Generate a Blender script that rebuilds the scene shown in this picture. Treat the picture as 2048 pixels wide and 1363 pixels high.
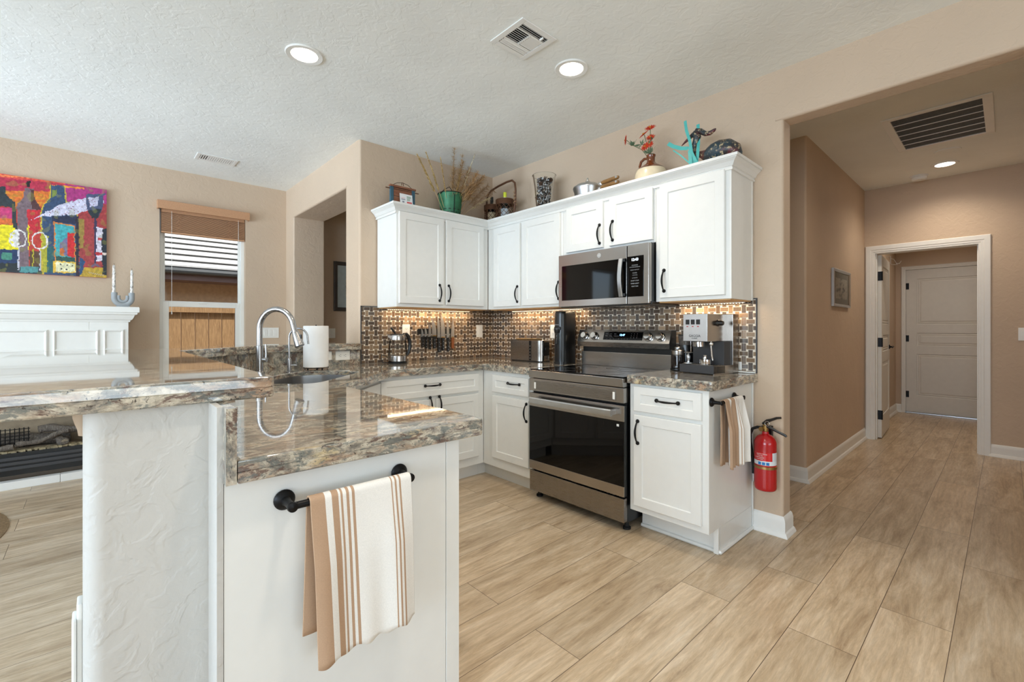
import bpy, bmesh, math, random
from mathutils import Vector, Matrix, noise as mnoise
random.seed(7)
sc = bpy.context.scene
for o in list(bpy.data.objects):
    bpy.data.objects.remove(o, do_unlink=True)
COL = sc.collection
R = math.radians
# ---------------------------------------------------------------- camera
cd = bpy.data.cameras.new('camera'); cam = bpy.data.objects.new('camera', cd); COL.objects.link(cam)
cd.sensor_width = 36; cd.lens = 909.12/2048*36; cd.shift_y = -26/2048; cd.clip_start = .05
cam.location = (3.528, -2.968, 1.22); cam.rotation_euler = (R(90), 0, math.atan2(.73689, .67600))
sc.camera = cam
# ---------------------------------------------------------------- view
sc.view_settings.view_transform = 'Standard'; sc.view_settings.look = 'None'
sc.view_settings.exposure = 0.11; sc.view_settings.gamma = 1; sc.view_settings.use_curve_mapping = False
sc.cycles.use_denoising = True
try: sc.cycles.denoiser = 'OPENIMAGEDENOISE'
except Exception: pass
sc.cycles.max_bounces = 8; sc.cycles.diffuse_bounces = 5; sc.cycles.glossy_bounces = 4
sc.cycles.transmission_bounces = 6; sc.cycles.transparent_max_bounces = 8
sc.cycles.sample_clamp_indirect = 6; sc.cycles.caustics_reflective = False; sc.cycles.caustics_refractive = False
# ---------------------------------------------------------------- world and sun
w = bpy.data.worlds.new('sky'); sc.world = w; w.use_nodes = True
bg = w.node_tree.nodes['Background']
sky = w.node_tree.nodes.new('ShaderNodeTexSky'); sky.sky_type = 'NISHITA'; sky.sun_disc = False
sky.sun_elevation = R(58); sky.sun_rotation = R(70); sky.air_density = 1.2; sky.dust_density = 1.5
w.node_tree.links.new(sky.outputs[0], bg.inputs[0]); bg.inputs[1].default_value = .28
sl = bpy.data.lights.new('sun', 'SUN'); sl.energy = 5.0; sl.angle = R(1); sl.color = (1, .96, .9)
so = bpy.data.objects.new('sun', sl); COL.objects.link(so)
so.rotation_euler = Vector((.40, .45, .95)).to_track_quat('Z', 'Y').to_euler()
# ---------------------------------------------------------------- daylight in the windows, and lamps
def area(name, loc, target, sx, sy, power, color, spread=180):
    l = bpy.data.lights.new(name, 'AREA'); l.shape = 'RECTANGLE'; l.size = sx; l.size_y = sy
    l.energy = power; l.color = color; l.spread = R(spread)
    o = bpy.data.objects.new(name, l); COL.objects.link(o); o.location = loc
    o.rotation_euler = (Vector(loc)-Vector(target)).to_track_quat('Z', 'Y').to_euler()
    return o
DAY = (.69, .84, 1.0)
area('daylight_left_window', (2.85, -6.62, 1.45), (2.85, 0, 1.8), 4.6, 1.9, 198, DAY, 170)
area('added_patio_daylight', (-.4, -6.62, 1.3), (-1.0, -2.3, 2.9), 1.5, 2.1, 33, DAY, 65)  # added source out of view, aimed up to brighten the far ceiling
area('added_rear_daylight', (7.72, -3.2, 1.4), (2.0, -3.0, 3.9), 3.4, 1.9, 38, DAY, 110)  # added behind the camera, tilted up to lift the ceiling
area('added_side_daylight', (-2.12, -5.35, 1.5), (0, -5.2, 1.4), .75, 1.7, 9, (.60, .76, 1.0))  # added unseen cool fill from left of the fireplace
WARM = (1, .87, .72)
def spot(name, loc, power, color=WARM, size=.07, angle=150):
    l = bpy.data.lights.new(name, 'SPOT'); l.energy = power; l.color = color; l.spot_size = R(angle); l.spot_blend = .9
    l.shadow_soft_size = size
    o = bpy.data.objects.new(name, l); COL.objects.link(o); o.location = loc
    return o
# ================================================================ helpers
def offset_poly(P, d):
    """inward offset (d>0) of a ccw polygon"""
    n = len(P); out = []
    for i in range(n):
        a, b, c = Vector(P[i-1]), Vector(P[i]), Vector(P[(i+1) % n])
        e1 = (b-a).normalized(); e2 = (c-b).normalized()
        n1 = Vector((-e1.y, e1.x)); n2 = Vector((-e2.y, e2.x))
        m = n1+n2; k = d/max(.2, (1+n1.dot(n2)))
        out.append((b.x+m.x*k, b.y+m.y*k))
    return out
def round_poly(P, radii, seg=5):
    n = len(P); out = []
    if not isinstance(radii, (list, tuple)): radii = [radii]*n
    for i in range(n):
        r = radii[i]; b = Vector(P[i])
        if r <= 0: out.append(tuple(b)); continue
        a, c = Vector(P[i-1]), Vector(P[(i+1) % n])
        u = (a-b).normalized(); v = (c-b).normalized()
        ang = u.angle(v); t = min(r/math.tan(ang/2), (a-b).length*.49, (c-b).length*.49)
        rr = t*math.tan(ang/2)
        cen = b+(u+v).normalized()*(rr/math.sin(ang/2))
        p0 = b+u*t; p1 = b+v*t
        a0 = math.atan2(p0.y-cen.y, p0.x-cen.x); a1 = math.atan2(p1.y-cen.y, p1.x-cen.x)
        da = (a1-a0+math.pi) % (2*math.pi)-math.pi
        for k in range(seg+1):
            t_ = a0+da*k/seg
            out.append((cen.x+rr*math.cos(t_), cen.y+rr*math.sin(t_)))
    return out
class MB:
    def __init__(s): s.bm = bmesh.new(); s.layer = None; s.mi = 0
    def _fin(s, fs, col=None):
        for f in fs: f.material_index = s.mi
        if col is not None: s.paint(fs, col)
        return fs
    def paint(s, fs, col):
        if s.layer is None: s.layer = s.bm.loops.layers.float_color.new('Col')
        for f in fs:
            for l in f.loops: l[s.layer] = (col[0], col[1], col[2], 1)
    def box(s, x0, x1, y0, y1, z0, z1, bev=0, seg=2, col=None):
        vs = [s.bm.verts.new(p) for p in ((x0,y0,z0),(x1,y0,z0),(x1,y1,z0),(x0,y1,z0),(x0,y0,z1),(x1,y0,z1),(x1,y1,z1),(x0,y1,z1))]
        fs = [s.bm.faces.new([vs[i] for i in q]) for q in ((0,3,2,1),(4,5,6,7),(0,1,5,4),(1,2,6,5),(2,3,7,6),(3,0,4,7))]
        if bev > 0:
            es = list({e for f in fs for e in f.edges})
            r = bmesh.ops.bevel(s.bm, geom=es+vs, offset=bev, segments=seg, profile=.5, affect='EDGES', clamp_overlap=True)
            fs = list({f for v in r['verts'] for f in v.link_faces if v.is_valid} | {f for f in r['faces']})
        return s._fin(fs, col)
    def ring(s, pts): return [s.bm.verts.new(p) for p in pts]
    def bridge(s, a, b, closed=True):
        n = len(a); fs = []
        for i in range(n if closed else n-1):
            j = (i+1) % n
            try: fs.append(s.bm.faces.new((a[i], a[j], b[j], b[i])))
            except ValueError: pass
        return s._fin(fs)
    def cap(s, a):
        try: return s._fin([s.bm.faces.new(a)])
        except ValueError: return []
    def loops(s, L, cap0=True, cap1=True, closed=True):
        rs = [s.ring(p) for p in L]; fs = []
        for a, b in zip(rs, rs[1:]): fs += s.bridge(a, b, closed)
        if cap0: fs += s.cap(list(reversed(rs[0])))
        if cap1: fs += s.cap(rs[-1])
        return fs
    def tube(s, pts, r, seg=10, closed=False, caps=True, up=None, flat=1.0):
        pts = [Vector(p) for p in pts]; n = len(pts); L = []
        rr = r if isinstance(r, (list, tuple)) else [r]*n
        prev = None
        for i, p in enumerate(pts):
            if closed: t = (pts[(i+1) % n]-pts[i-1])
            else: t = pts[min(i+1, n-1)]-pts[max(i-1, 0)]
            t = t.normalized() if t.length > 1e-9 else Vector((0,0,1))
            if prev is None:
                ref = Vector(up) if up else (Vector((0,0,1)) if abs(t.z) < .9 else Vector((1,0,0)))
                u = ref.cross(t).normalized()
            else:
                u = (prev-t*prev.dot(t)); u = u.normalized() if u.length > 1e-6 else t.orthogonal().normalized()
            prev = u; v = t.cross(u)
            L.append([p+(u*math.cos(2*math.pi*k/seg)*flat+v*math.sin(2*math.pi*k/seg))*rr[i] for k in range(seg)])
        if closed:
            rs = [s.ring(q) for q in L]; fs = []
            for i in range(n): fs += s.bridge(rs[i], rs[(i+1) % n])
            return fs
        return s.loops(L, caps, caps)
    def cyl(s, p0, p1, r0, r1=None, seg=24): return s.tube([p0, p1], [r0, r0 if r1 is None else r1], seg)
    def lathe(s, prof, c=(0,0,0), seg=32, cap0=True, cap1=True, axis=None):
        L = []
        M = Matrix.Identity(3) if axis is None else Vector(axis).normalized().to_track_quat('Z', 'Y').to_matrix()
        c = Vector(c)
        for r, z in prof:
            r = max(r, .00005)
            L.append([c+M@Vector((r*math.cos(2*math.pi*k/seg), r*math.sin(2*math.pi*k/seg), z)) for k in range(seg)])
        return s.loops(L, cap0, cap1)
    def ball(s, c, r, seg=16, sc_=(1,1,1)):
        n = seg//2
        prof = [(r*math.sin(math.pi*i/n), -r*math.cos(math.pi*i/n)) for i in range(n+1)]
        L = [[(c[0]+max(q,.00002)*math.cos(2*math.pi*k/seg)*sc_[0], c[1]+max(q,.00002)*math.sin(2*math.pi*k/seg)*sc_[1], c[2]+z*sc_[2]) for k in range(seg)] for q, z in prof]
        return s.loops(L)
    def prism(s, P, z0, z1): return s.loops([[(x, y, z0) for x, y in P], [(x, y, z1) for x, y in P]])
    def extr(s, prof, a, b):
        """extrude 3-D outline prof (list of points) from offset a to offset b"""
        a = Vector(a); b = Vector(b)
        return s.loops([[Vector(p)+a for p in prof], [Vector(p)+b for p in prof]])
    def quad(s, pts, col=None): return s._fin([s.bm.faces.new([s.bm.verts.new(p) for p in pts])], col)
    def slab(s, outer, holes, z0, z1, ch=.006):
        """slab with polygonal holes; chamfered outer edge"""
        def lp(P, z): return [s.bm.verts.new((x, y, z)) for x, y in P]
        top_o = lp(offset_poly(outer, ch), z1); o1 = lp(offset_poly(outer, ch*.3), z1-ch*.3); o2 = lp(outer, z1-ch); o3 = lp(outer, z0+ch*.6); zm = (z0+z1)/2; g1 = lp(outer, zm+.0012); g2 = lp(offset_poly(outer, .0016), zm); g3 = lp(outer, zm-.0012); bot_o = lp(offset_poly(outer, ch*.6), z0)
        fs = []
        for a, b in ((bot_o, o3), (o3, g3), (g3, g2), (g2, g1), (g1, o2), (o2, o1), (o1, top_o)): fs += s.bridge(a, b)
        tops = [top_o]; bots = [bot_o]
        for h in holes:
            t = lp(offset_poly(h, -.003), z1); m = lp(h, z1-.003); b = lp(h, z0)
            fs += s.bridge(t, m); fs += s.bridge(m, b); tops.append(t); bots.append(b)
        for ls in (tops, bots):
            es = []
            for l in ls:
                for i in range(len(l)):
                    e = s.bm.edges.get((l[i], l[(i+1) % len(l)])) or s.bm.edges.new((l[i], l[(i+1) % len(l)]))
                    es.append(e)
            r = bmesh.ops.triangle_fill(s.bm, use_beauty=True, use_dissolve=False, edges=es)
            fs += [g for g in r['geom'] if isinstance(g, bmesh.types.BMFace)]
        return s._fin(fs)
    def panel(s, x0, x1, z0, z1, y, t=.02, rail=.055, rec=.007, bev=.003, slope=.004, raised=0):
        """shaker style slab: front at y-t, back at y, recessed centre; local xz plane facing -y"""
        def r(i, yy): return [(x0+i, yy, z0+i), (x1-i, yy, z0+i), (x1-i, yy, z1-i), (x0+i, yy, z1-i)]
        L = [r(0, y), r(0, y-t+bev), r(bev*.4, y-t+bev*.4), r(bev, y-t), r(rail, y-t), r(rail+slope, y-t+rec)]
        if raised: L += [r(rail+slope+.012, y-t+rec), r(rail+slope+.03, y-t+rec-raised)]
        return s.loops(L)
    def move(s, v): bmesh.ops.translate(s.bm, verts=s.bm.verts[:], vec=Vector(v)); return s
    def xf(s, M): bmesh.ops.transform(s.bm, matrix=M, verts=s.bm.verts[:]); return s
    def build(s, name, mat, parent=None, smooth=35, world=False):
        if world and parent is not None:
            v = Vector((0,0,0)); p = parent
            while p is not None: v += p.location; p = p.parent
            s.move(-v)
        bmesh.ops.recalc_face_normals(s.bm, faces=s.bm.faces[:])
        me = bpy.data.meshes.new(name); s.bm.to_mesh(me); s.bm.free()
        for m in (mat if isinstance(mat, (list, tuple)) else [mat]): me.materials.append(m)
        if smooth:
            me.polygons.foreach_set('use_smooth', [True]*len(me.polygons))
            me.set_sharp_from_angle(angle=R(smooth))
        o = bpy.data.objects.new(name, me); COL.objects.link(o)
        if smooth:
            wn = o.modifiers.new('weighted_normals', 'WEIGHTED_NORMAL'); wn.keep_sharp = True; wn.weight = 90
        if parent is not None: o.parent = parent
        return o
def tag(o, label, cat, group=None, kind=None):
    o['label'] = label; o['category'] = cat
    if group: o['group'] = group
    if kind: o['kind'] = kind
    return o
def T(name, label, cat, loc=(0,0,0), rz=0, group=None):
    o = bpy.data.objects.new(name, None); o.empty_display_size = .05; COL.objects.link(o)
    o.location = loc; o.rotation_euler = (0, 0, rz)
    return tag(o, label, cat, group)
def S(name, mb, mat, smooth=35, label=None, parent=None):
    o = mb.build(name, mat, parent, smooth); 
    if parent is None: o['kind'] = 'structure'
    if label: o['label'] = label
    return o
def text(name, body, size, loc, rot, mat, parent, ext=.0004, align='CENTER', sx=1):
    cu = bpy.data.curves.new(name, 'FONT'); cu.body = body; cu.size = size; cu.extrude = ext; cu.align_x = align; cu.align_y = 'CENTER'
    cu.resolution_u = 2
    tmp = bpy.data.objects.new(name, cu); COL.objects.link(tmp)
    bpy.context.view_layer.update()
    me = bpy.data.meshes.new_from_object(tmp); bpy.data.objects.remove(tmp)
    me.materials.clear(); me.materials.append(mat)
    o = bpy.data.objects.new(name, me); COL.objects.link(o); o.parent = parent
    o.location = loc; o.rotation_euler = rot; o.scale = (sx, 1, 1)
    return o
FRONT = (R(90), 0, 0)     # text on a face looking along -y
# ================================================================ materials
def srgb(r, g, b):
    f = lambda c: (c/12.92 if c <= .04045 else ((c+.055)/1.055)**2.4)
    return (f(r/255), f(g/255), f(b/255), 1)
class NT:
    def __init__(s, name):
        s.m = bpy.data.materials.new(name); s.m.use_nodes = True; s.t = s.m.node_tree
        s.b = s.t.nodes['Principled BSDF']
        s.pos = None
    def n(s, t, **k):
        x = s.t.nodes.new('ShaderNode'+t)
        for a, v in k.items():
            if a.startswith('i_'):
                key = a[2:].replace('_', ' '); x.inputs[int(key) if key.isdigit() else key].default_value = v
            else: setattr(x, a, v)
        return x
    def l(s, a, b): s.t.links.new(a, b)
    def P(s):
        if s.pos is None: s.pos = s.n('NewGeometry').outputs['Position']
        return s.pos
    def O(s): return s.n('TexCoord').outputs['Object']
    def map(s, src, scale=(1,1,1), rot=(0,0,0), loc=(0,0,0)):
        m = s.n('Mapping'); m.inputs['Scale'].default_value = scale; m.inputs['Rotation'].default_value = rot; m.inputs['Location'].default_value = loc
        s.l(src, m.inputs['Vector']); return m.outputs[0]
    def noise(s, vec, scale, detail=4, rough=.5, dist=0):
        x = s.n('TexNoise'); x.inputs['Scale'].default_value = scale; x.inputs['Detail'].default_value = detail
        x.inputs['Roughness'].default_value = rough; x.inputs['Distortion'].default_value = dist
        s.l(vec, x.inputs['Vector']); return x.outputs['Fac']
    def ramp(s, fac, stops, interp='LINEAR'):
        x = s.n('ValToRGB'); x.color_ramp.interpolation = interp; e = x.color_ramp.elements
        while len(e) < len(stops): e.new(.5)
        for el, (p, c) in zip(e, stops): el.position = p; el.color = c if len(c) == 4 else (*c, 1)
        s.l(fac, x.inputs[0]); return x.outputs[0]
    def mix(s, f, a, b, mode='MIX'):
        x = s.n('Mix'); x.data_type = 'RGBA'; x.blend_type = mode
        for v, i in ((f, 0), (a, 6), (b, 7)):
            if hasattr(v, 'is_linked'): s.l(v, x.inputs[i])
            else: x.inputs[i].default_value = v
        return x.outputs[2]
    def bump(s, h, strength=.3, dist=.01, normal=None):
        x = s.n('Bump'); x.inputs['Strength'].default_value = strength; x.inputs['Distance'].default_value = dist
        s.l(h, x.inputs['Height']); 
        if normal is not None: s.l(normal, x.inputs['Normal'])
        s.l(x.outputs[0], s.b.inputs['Normal']); return x.outputs[0]
    def set(s, **k):
        for a, v in k.items():
            i = s.b.inputs[a.replace('_', ' ')]
            if hasattr(v, 'is_linked'): s.l(v, i)
            else: i.default_value = v
        return s
BW = lambda v: (v, v, v, 1)
def plain(name, c, rough=.5, metal=0, spec=.5, coat=0, noise_amt=.04, scale=20, trans=0, ior=1.5, emis=None, es=0, alpha=1):
    n = NT(name)
    if noise_amt and not trans:
        f = n.noise(n.O(), scale, 4)
        a = tuple(max(0, x*(1-noise_amt*2)) for x in c[:3])+(1,); b = tuple(min(1, x*(1+noise_amt*2)) for x in c[:3])+(1,)
        n.set(Base_Color=n.ramp(f, [(.3, a), (.7, b)]))
    else: n.set(Base_Color=c)
    n.set(Roughness=rough, Metallic=metal, IOR=ior)
    n.b.inputs['Specular IOR Level'].default_value = spec
    if coat: n.set(Coat_Weight=coat, Coat_Roughness=.05)
    if trans: n.b.inputs['Transmission Weight'].default_value = trans
    if emis: n.b.inputs['Emission Color'].default_value = emis; n.b.inputs['Emission Strength'].default_value = es
    if alpha < 1: n.set(Alpha=alpha)
    return n.m
def wall_paint(name, c, rough=.75, amp=.35):
    n = NT(name); p = n.P()
    a = n.noise(p, 15, 3, .55, .6); k = n.ramp(a, [(.46, BW(0)), (.54, BW(1))])
    b = n.noise(p, 60, 3, .6)
    h = n.n('Math', operation='MULTIPLY_ADD'); n.l(k, h.inputs[0]); h.inputs[1].default_value = 1.0; n.l(b, h.inputs[2])
    n.bump(h.outputs[0], amp, .0025)
    n.set(Base_Color=n.ramp(n.noise(p, 2.5, 2), [(.3, tuple(x*.97 for x in c[:3])), (.7, tuple(min(1, x*1.03) for x in c[:3]))]), Roughness=rough)
    return n.m
M = {}
M['wall'] = wall_paint('wall_paint', srgb(202, 180, 156), .62, .25)
M['ceil'] = wall_paint('ceiling_paint', srgb(240, 242, 238), .85, .22)
M['wall2'] = wall_paint('half_wall_paint', srgb(196, 193, 187), .6, .36)
M['white'] = plain('cabinet_white', srgb(230, 230, 226), .32, noise_amt=.006, coat=.15)
M['trim'] = plain('trim_white', srgb(236, 235, 230), .4, noise_amt=.006)
M['doorwhite'] = plain('door_white', srgb(222, 219, 211), .45, noise_amt=.01)
M['black'] = plain('black_metal', srgb(22, 21, 22), .38, .6, noise_amt=0)
M['blackplastic'] = plain('black_plastic', srgb(14, 15, 16), .3, noise_amt=0, coat=.2)
M['darkgrey'] = plain('dark_grey', srgb(58, 58, 60), .45, noise_amt=.02)
M['blackglass'] = plain('black_glass', srgb(5, 5, 6), .04, noise_amt=0, ior=1.38)
M['rubber'] = plain('black_rubber', srgb(18, 18, 18), .7, noise_amt=0)
M['chrome'] = plain('chrome', (.78, .78, .78, 1), .08, 1, noise_amt=0)
M['alu'] = plain('brushed_aluminium', (.58, .60, .62, 1), .28, 1, noise_amt=.02)
M['glass'] = plain('clear_glass', (1, 1, 1, 1), 0, noise_amt=0, trans=1, ior=1.45)
M['plastic'] = plain('white_plastic', srgb(240, 239, 233), .35, noise_amt=0)
M['brass'] = plain('warm_brass', srgb(170, 140, 90), .3, 1, noise_amt=0)
def thin_glass(name, tint=(1, 1, 1, 1), refl=.12, rough=0):
    n = NT(name); t = n.t
    tr = n.n('BsdfTransparent'); tr.inputs[0].default_value = tint
    gl = n.n('BsdfGlossy'); gl.inputs['Roughness'].default_value = rough
    lw = n.n('LayerWeight'); lw.inputs[0].default_value = refl
    mx = n.n('MixShader'); n.l(lw.outputs['Fresnel'], mx.inputs[0]); n.l(tr.outputs[0], mx.inputs[1]); n.l(gl.outputs[0], mx.inputs[2])
    out = [x for x in t.nodes if x.type == 'OUTPUT_MATERIAL'][0]
    n.l(mx.outputs[0], out.inputs[0]); return n.m
M['pane'] = thin_glass('window_pane', (.96, .98, .97, 1))
M['jarglass'] = thin_glass('jar_glass', (.93, .95, .95, 1), .12)
def steel(name, c, rough, axis=(1, 1, 60), bump=.05):
    n = NT(name); v = n.map(n.O(), axis)
    f = n.noise(v, 14, 5, .6)
    n.set(Base_Color=n.ramp(f, [(.3, tuple(x*.94 for x in c[:3])), (.7, c)]), Metallic=1.0)
    n.set(Roughness=n.ramp(f, [(.3, BW(rough*.8)), (.7, BW(rough*1.2))]))
    return n.m
M['steel'] = steel('stainless_steel', (.43, .40, .37, 1), .22)
M['steel_dark'] = steel('dark_stainless_steel', (.31, .285, .26, 1), .28)
M['faucet'] = steel('brushed_nickel', (.40, .39, .385, 1), .26, (40, 40, 1))
M['sink'] = plain('sink_steel', (.36, .355, .35, 1), .33, 1, noise_amt=.02)
def vcol(name, rough=.5, spec=.5, grain=.0, gscale=60, coat=0, metal=0, bumpy=0):
    n = NT(name); a = n.n('Attribute', attribute_name='Col')
    c = a.outputs['Color']
    if grain:
        f = n.noise(n.O(), gscale, 5, .65)
        c = n.mix(1.0, c, n.ramp(f, [(.25, BW(1-grain)), (.75, BW(1+grain*.4))]), 'MULTIPLY')
        if bumpy: n.bump(f, bumpy, .002)
    n.set(Base_Color=c, Roughness=rough, Metallic=metal); n.b.inputs['Specular IOR Level'].default_value = spec
    if coat: n.set(Coat_Weight=coat, Coat_Roughness=.08)
    return n.m
M['paintcol'] = vcol('painted_colours', .5)
M['canvas'] = vcol('oil_paint', .4, grain=.35, gscale=38, bumpy=.4)
M['tile'] = vcol('mosaic_stone', .2, .5, grain=.42, gscale=150)
M['cloth'] = vcol('woven_cotton', .9, .2, grain=.12, gscale=400)
M['grass'] = vcol('dried_grass', .8, .2)
M['grout'] = plain('grout', srgb(240, 228, 210), .8, noise_amt=.02)
def granite(name='granite', vertical=False):
    n = NT(name); p0 = n.P()
    if vertical: p0 = n.map(p0, (1.3, 1.3, .42))
    warp = n.n('TexNoise'); warp.inputs['Scale'].default_value = 5; n.l(p0, warp.inputs['Vector'])
    p = n.mix(.07, p0, warp.outputs['Color'], 'ADD')
    def mp(k, sc_=(1.0, .55, 1.5)): return n.map(p, sc_, (0, 0, R(-20)), (k*3.1, k*1.7, k*5.3))
    base = n.ramp(n.noise(mp(0), 26, 8, .70), [(.33, srgb(92, 90, 86)), (.43, srgb(140, 134, 124)), (.51, srgb(184, 174, 156)), (.60, srgb(214, 206, 188)), (.72, srgb(160, 154, 144))])
    rust = n.ramp(n.noise(mp(1), 11, 6, .65, .6), [(.52, BW(0)), (.66, BW(.75))])
    c = n.mix(rust, base, srgb(182, 146, 116))
    gold = n.ramp(n.noise(mp(4), 14, 5, .6), [(.60, BW(0)), (.66, BW(.6))])
    c = n.mix(gold, c, srgb(212, 188, 140))
    wine = n.ramp(n.noise(mp(2, (1.1, .45, 1.8)), 22, 8, .76, .4), [(.53, BW(0)), (.58, BW(.85))])
    c = n.mix(wine, c, srgb(92, 66, 60))
    grey = n.ramp(n.noise(mp(3, (1.2, .6, 1.5)), 30, 8, .74), [(.51, BW(0)), (.57, BW(.8))])
    c = n.mix(grey, c, srgb(104, 112, 110))
    speck = n.ramp(n.noise(p, 105, 4, .75), [(.60, BW(0)), (.65, BW(.9))])
    c = n.mix(speck, c, srgb(34, 32, 34))
    vo = n.n('TexVoronoi'); vo.inputs['Scale'].default_value = 150; n.l(p, vo.inputs['Vector'])
    c = n.mix(.25, c, n.ramp(vo.outputs['Color'], [(0, BW(.4)), (1, BW(1.1))]), 'MULTIPLY')
    n.set(Base_Color=c, Roughness=.045, IOR=1.6); n.b.inputs['Specular IOR Level'].default_value = .6
    n.set(Coat_Weight=.5, Coat_Roughness=.02)
    return n.m
M['granite'] = granite(); M['granite_v'] = granite('granite_upstand', True)
def planks():
    n = NT('wood_plank_floor'); p = n.P()
    v = n.map(p, (1, 1, 1), (0, 0, R(90)), (.335, .05, 0))
    br = n.n('TexBrick'); n.l(v, br.inputs['Vector'])
    br.offset = .37; br.offset_frequency = 2; br.squash = 1
    for k, x in (('Scale', 1), ('Mortar Size', .0012), ('Mortar Smooth', .1), ('Bias', 0), ('Brick Width', 1.22), ('Row Height', .2286)): br.inputs[k].default_value = x
    br.inputs['Color1'].default_value = BW(0); br.inputs['Color2'].default_value = BW(1); br.inputs['Mortar'].default_value = BW(.5)
    tone = br.outputs['Color']
    # per plank shift of the grain
    sh = n.mix(1.0, n.map(p, (1, 1, 1)), n.mix(1.0, tone, (3.0, 9.0, 2.0, 1), 'MULTIPLY'), 'ADD')
    g1 = n.noise(n.map(sh, (11, 1.6, 1)), 1.4, 9, .72, .5)
    g2 = n.noise(n.map(sh, (50, 5, 1)), 2.4, 6, .7, .4)
    ring = n.n('TexWave', wave_type='BANDS', bands_direction='X'); n.l(n.map(sh, (1, .12, 1)), ring.inputs['Vector'])
    for k, x in (('Scale', 12), ('Distortion', 9), ('Detail', 3), ('Detail Scale', 1.1)): ring.inputs[k].default_value = x
    c = n.ramp(g1, [(.30, srgb(168, 142, 112)), (.45, srgb(202, 178, 146)), (.57, srgb(220, 198, 168)), (.72, srgb(234, 218, 194))])
    c = n.mix(.38, c, n.ramp(g2, [(.35, BW(.60)), (.65, BW(1.06))]), 'MULTIPLY')
    c = n.mix(.22, c, n.ramp(ring.outputs['Fac'], [(.2, BW(.72)), (.8, BW(1.0))]), 'MULTIPLY')
    c = n.mix(.55, c, n.ramp(tone, [(0, BW(.72)), (.5, BW(.90)), (1, BW(1.04))]), 'MULTIPLY')
    kn = n.n('TexVoronoi'); n.l(n.map(sh, (1, .6, 1)), kn.inputs['Vector']); kn.inputs['Scale'].default_value = 1.9
    c = n.mix(n.ramp(kn.outputs['Distance'], [(0, BW(.75)), (.028, BW(.3)), (.07, BW(0))]), c, srgb(96, 80, 62))
    c = n.mix(br.outputs['Fac'], c, srgb(84, 66, 48))
    n.set(Base_Color=c, Roughness=n.ramp(g2, [(.3, BW(.36)), (.7, BW(.27))]))
    n.bump(g2, .06, .002); n.b.inputs['Specular IOR Level'].default_value = .5
    return n.m
M['floor'] = planks()
def wood(name, a, b, scale=(1, 1, 14), rough=.5):
    n = NT(name); v = n.map(n.O(), scale)
    n.set(Base_Color=n.ramp(n.noise(v, 9, 6, .6, .8), [(.3, a), (.7, b)]), Roughness=rough); return n.m
M['blind'] = wood('blind_wood', srgb(176, 128, 92), srgb(206, 160, 122), (30, 1, 30), .4)
M['undercab'] = wood('cabinet_underside_wood', srgb(196, 150, 96), srgb(222, 180, 124), (1, 14, 1), .5)
M['knifewood'] = wood('knife_wood', srgb(120, 66, 36), srgb(160, 96, 56), (12, 12, 1))
M['handlewood'] = wood('pan_handle_wood', srgb(120, 84, 44), srgb(170, 128, 76), (2, 14, 14), .35)
M['plaquewood'] = wood('plaque_wood', srgb(110, 66, 44), srgb(160, 104, 76), (1, 20, 20), .6)
M['wicker'] = wood('wicker_cane', srgb(60, 38, 24), srgb(118, 76, 48), (40, 40, 40), .5)
M['teal'] = plain('teal_ribbon', srgb(74, 178, 172), .45)
M['bluepaint'] = plain('blue_painted_wood', srgb(52, 88, 104), .6, noise_amt=.12)
M['red'] = plain('red_enamel', srgb(176, 10, 20), .18, noise_amt=0, coat=.6)
M['fence'] = wood('fence_wood', srgb(150, 112, 76), srgb(206, 164, 116), (3, 16, 1), .8)
M['blackside'] = plain('black_enamel', srgb(16, 17, 18), .3, noise_amt=0)
def led(name, c, s):
    n = NT(name); n.set(Base_Color=c); n.b.inputs['Emission Color'].default_value = c; n.b.inputs['Emission Strength'].default_value = s; return n.m
M['lampface'] = led('lamp_diffuser', (1, .90, .76, 1), 14)
M['ledwarm'] = led('led_diode', (1, .72, .42, 1), 12)
M['disp'] = led('display_blue', (.25, .55, 1, 1), 5)
M['dispw'] = led('display_white', (.8, .9, 1, 1), 2.5)
# ================================================================ the setting
CZ = 2.74
mb = MB(); mb.box(-2.1, 7.7, -6.6, 8.0, -.08, 0); S('floor', mb, M['floor'], 0)
mb = MB(); mb.box(-2.1, 7.7, -6.6, 8.0, CZ, CZ+.1); S('ceiling', mb, M['ceil'], 0)
# range wall with the wide opening to the hall
mb = MB()
mb.box(-.12, 2.60, 0, .135, 0, CZ); mb.prism(round_poly([(2.60, 0), (2.641, 0), (2.641, .135), (2.60, .135)], [0, .018, .018, 0]), 0, 2.441)
hp = round_poly([(0, 2.44), (.135, 2.44), (.135, CZ), (0, CZ)], [.018, .018, 0, 0])
mb.extr([(0, a, b) for a, b in hp], (2.60, 0, 0), (3.66, 0, 0))
mb.box(3.66, 7.6, 0, .135, 0, CZ); mb.prism(round_poly([(3.62, 0), (3.66, 0), (3.66, .135), (3.62, .135)], [.018, 0, 0, .018]), 0, 2.441)
S('wall_range', mb, M['wall'])
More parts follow.
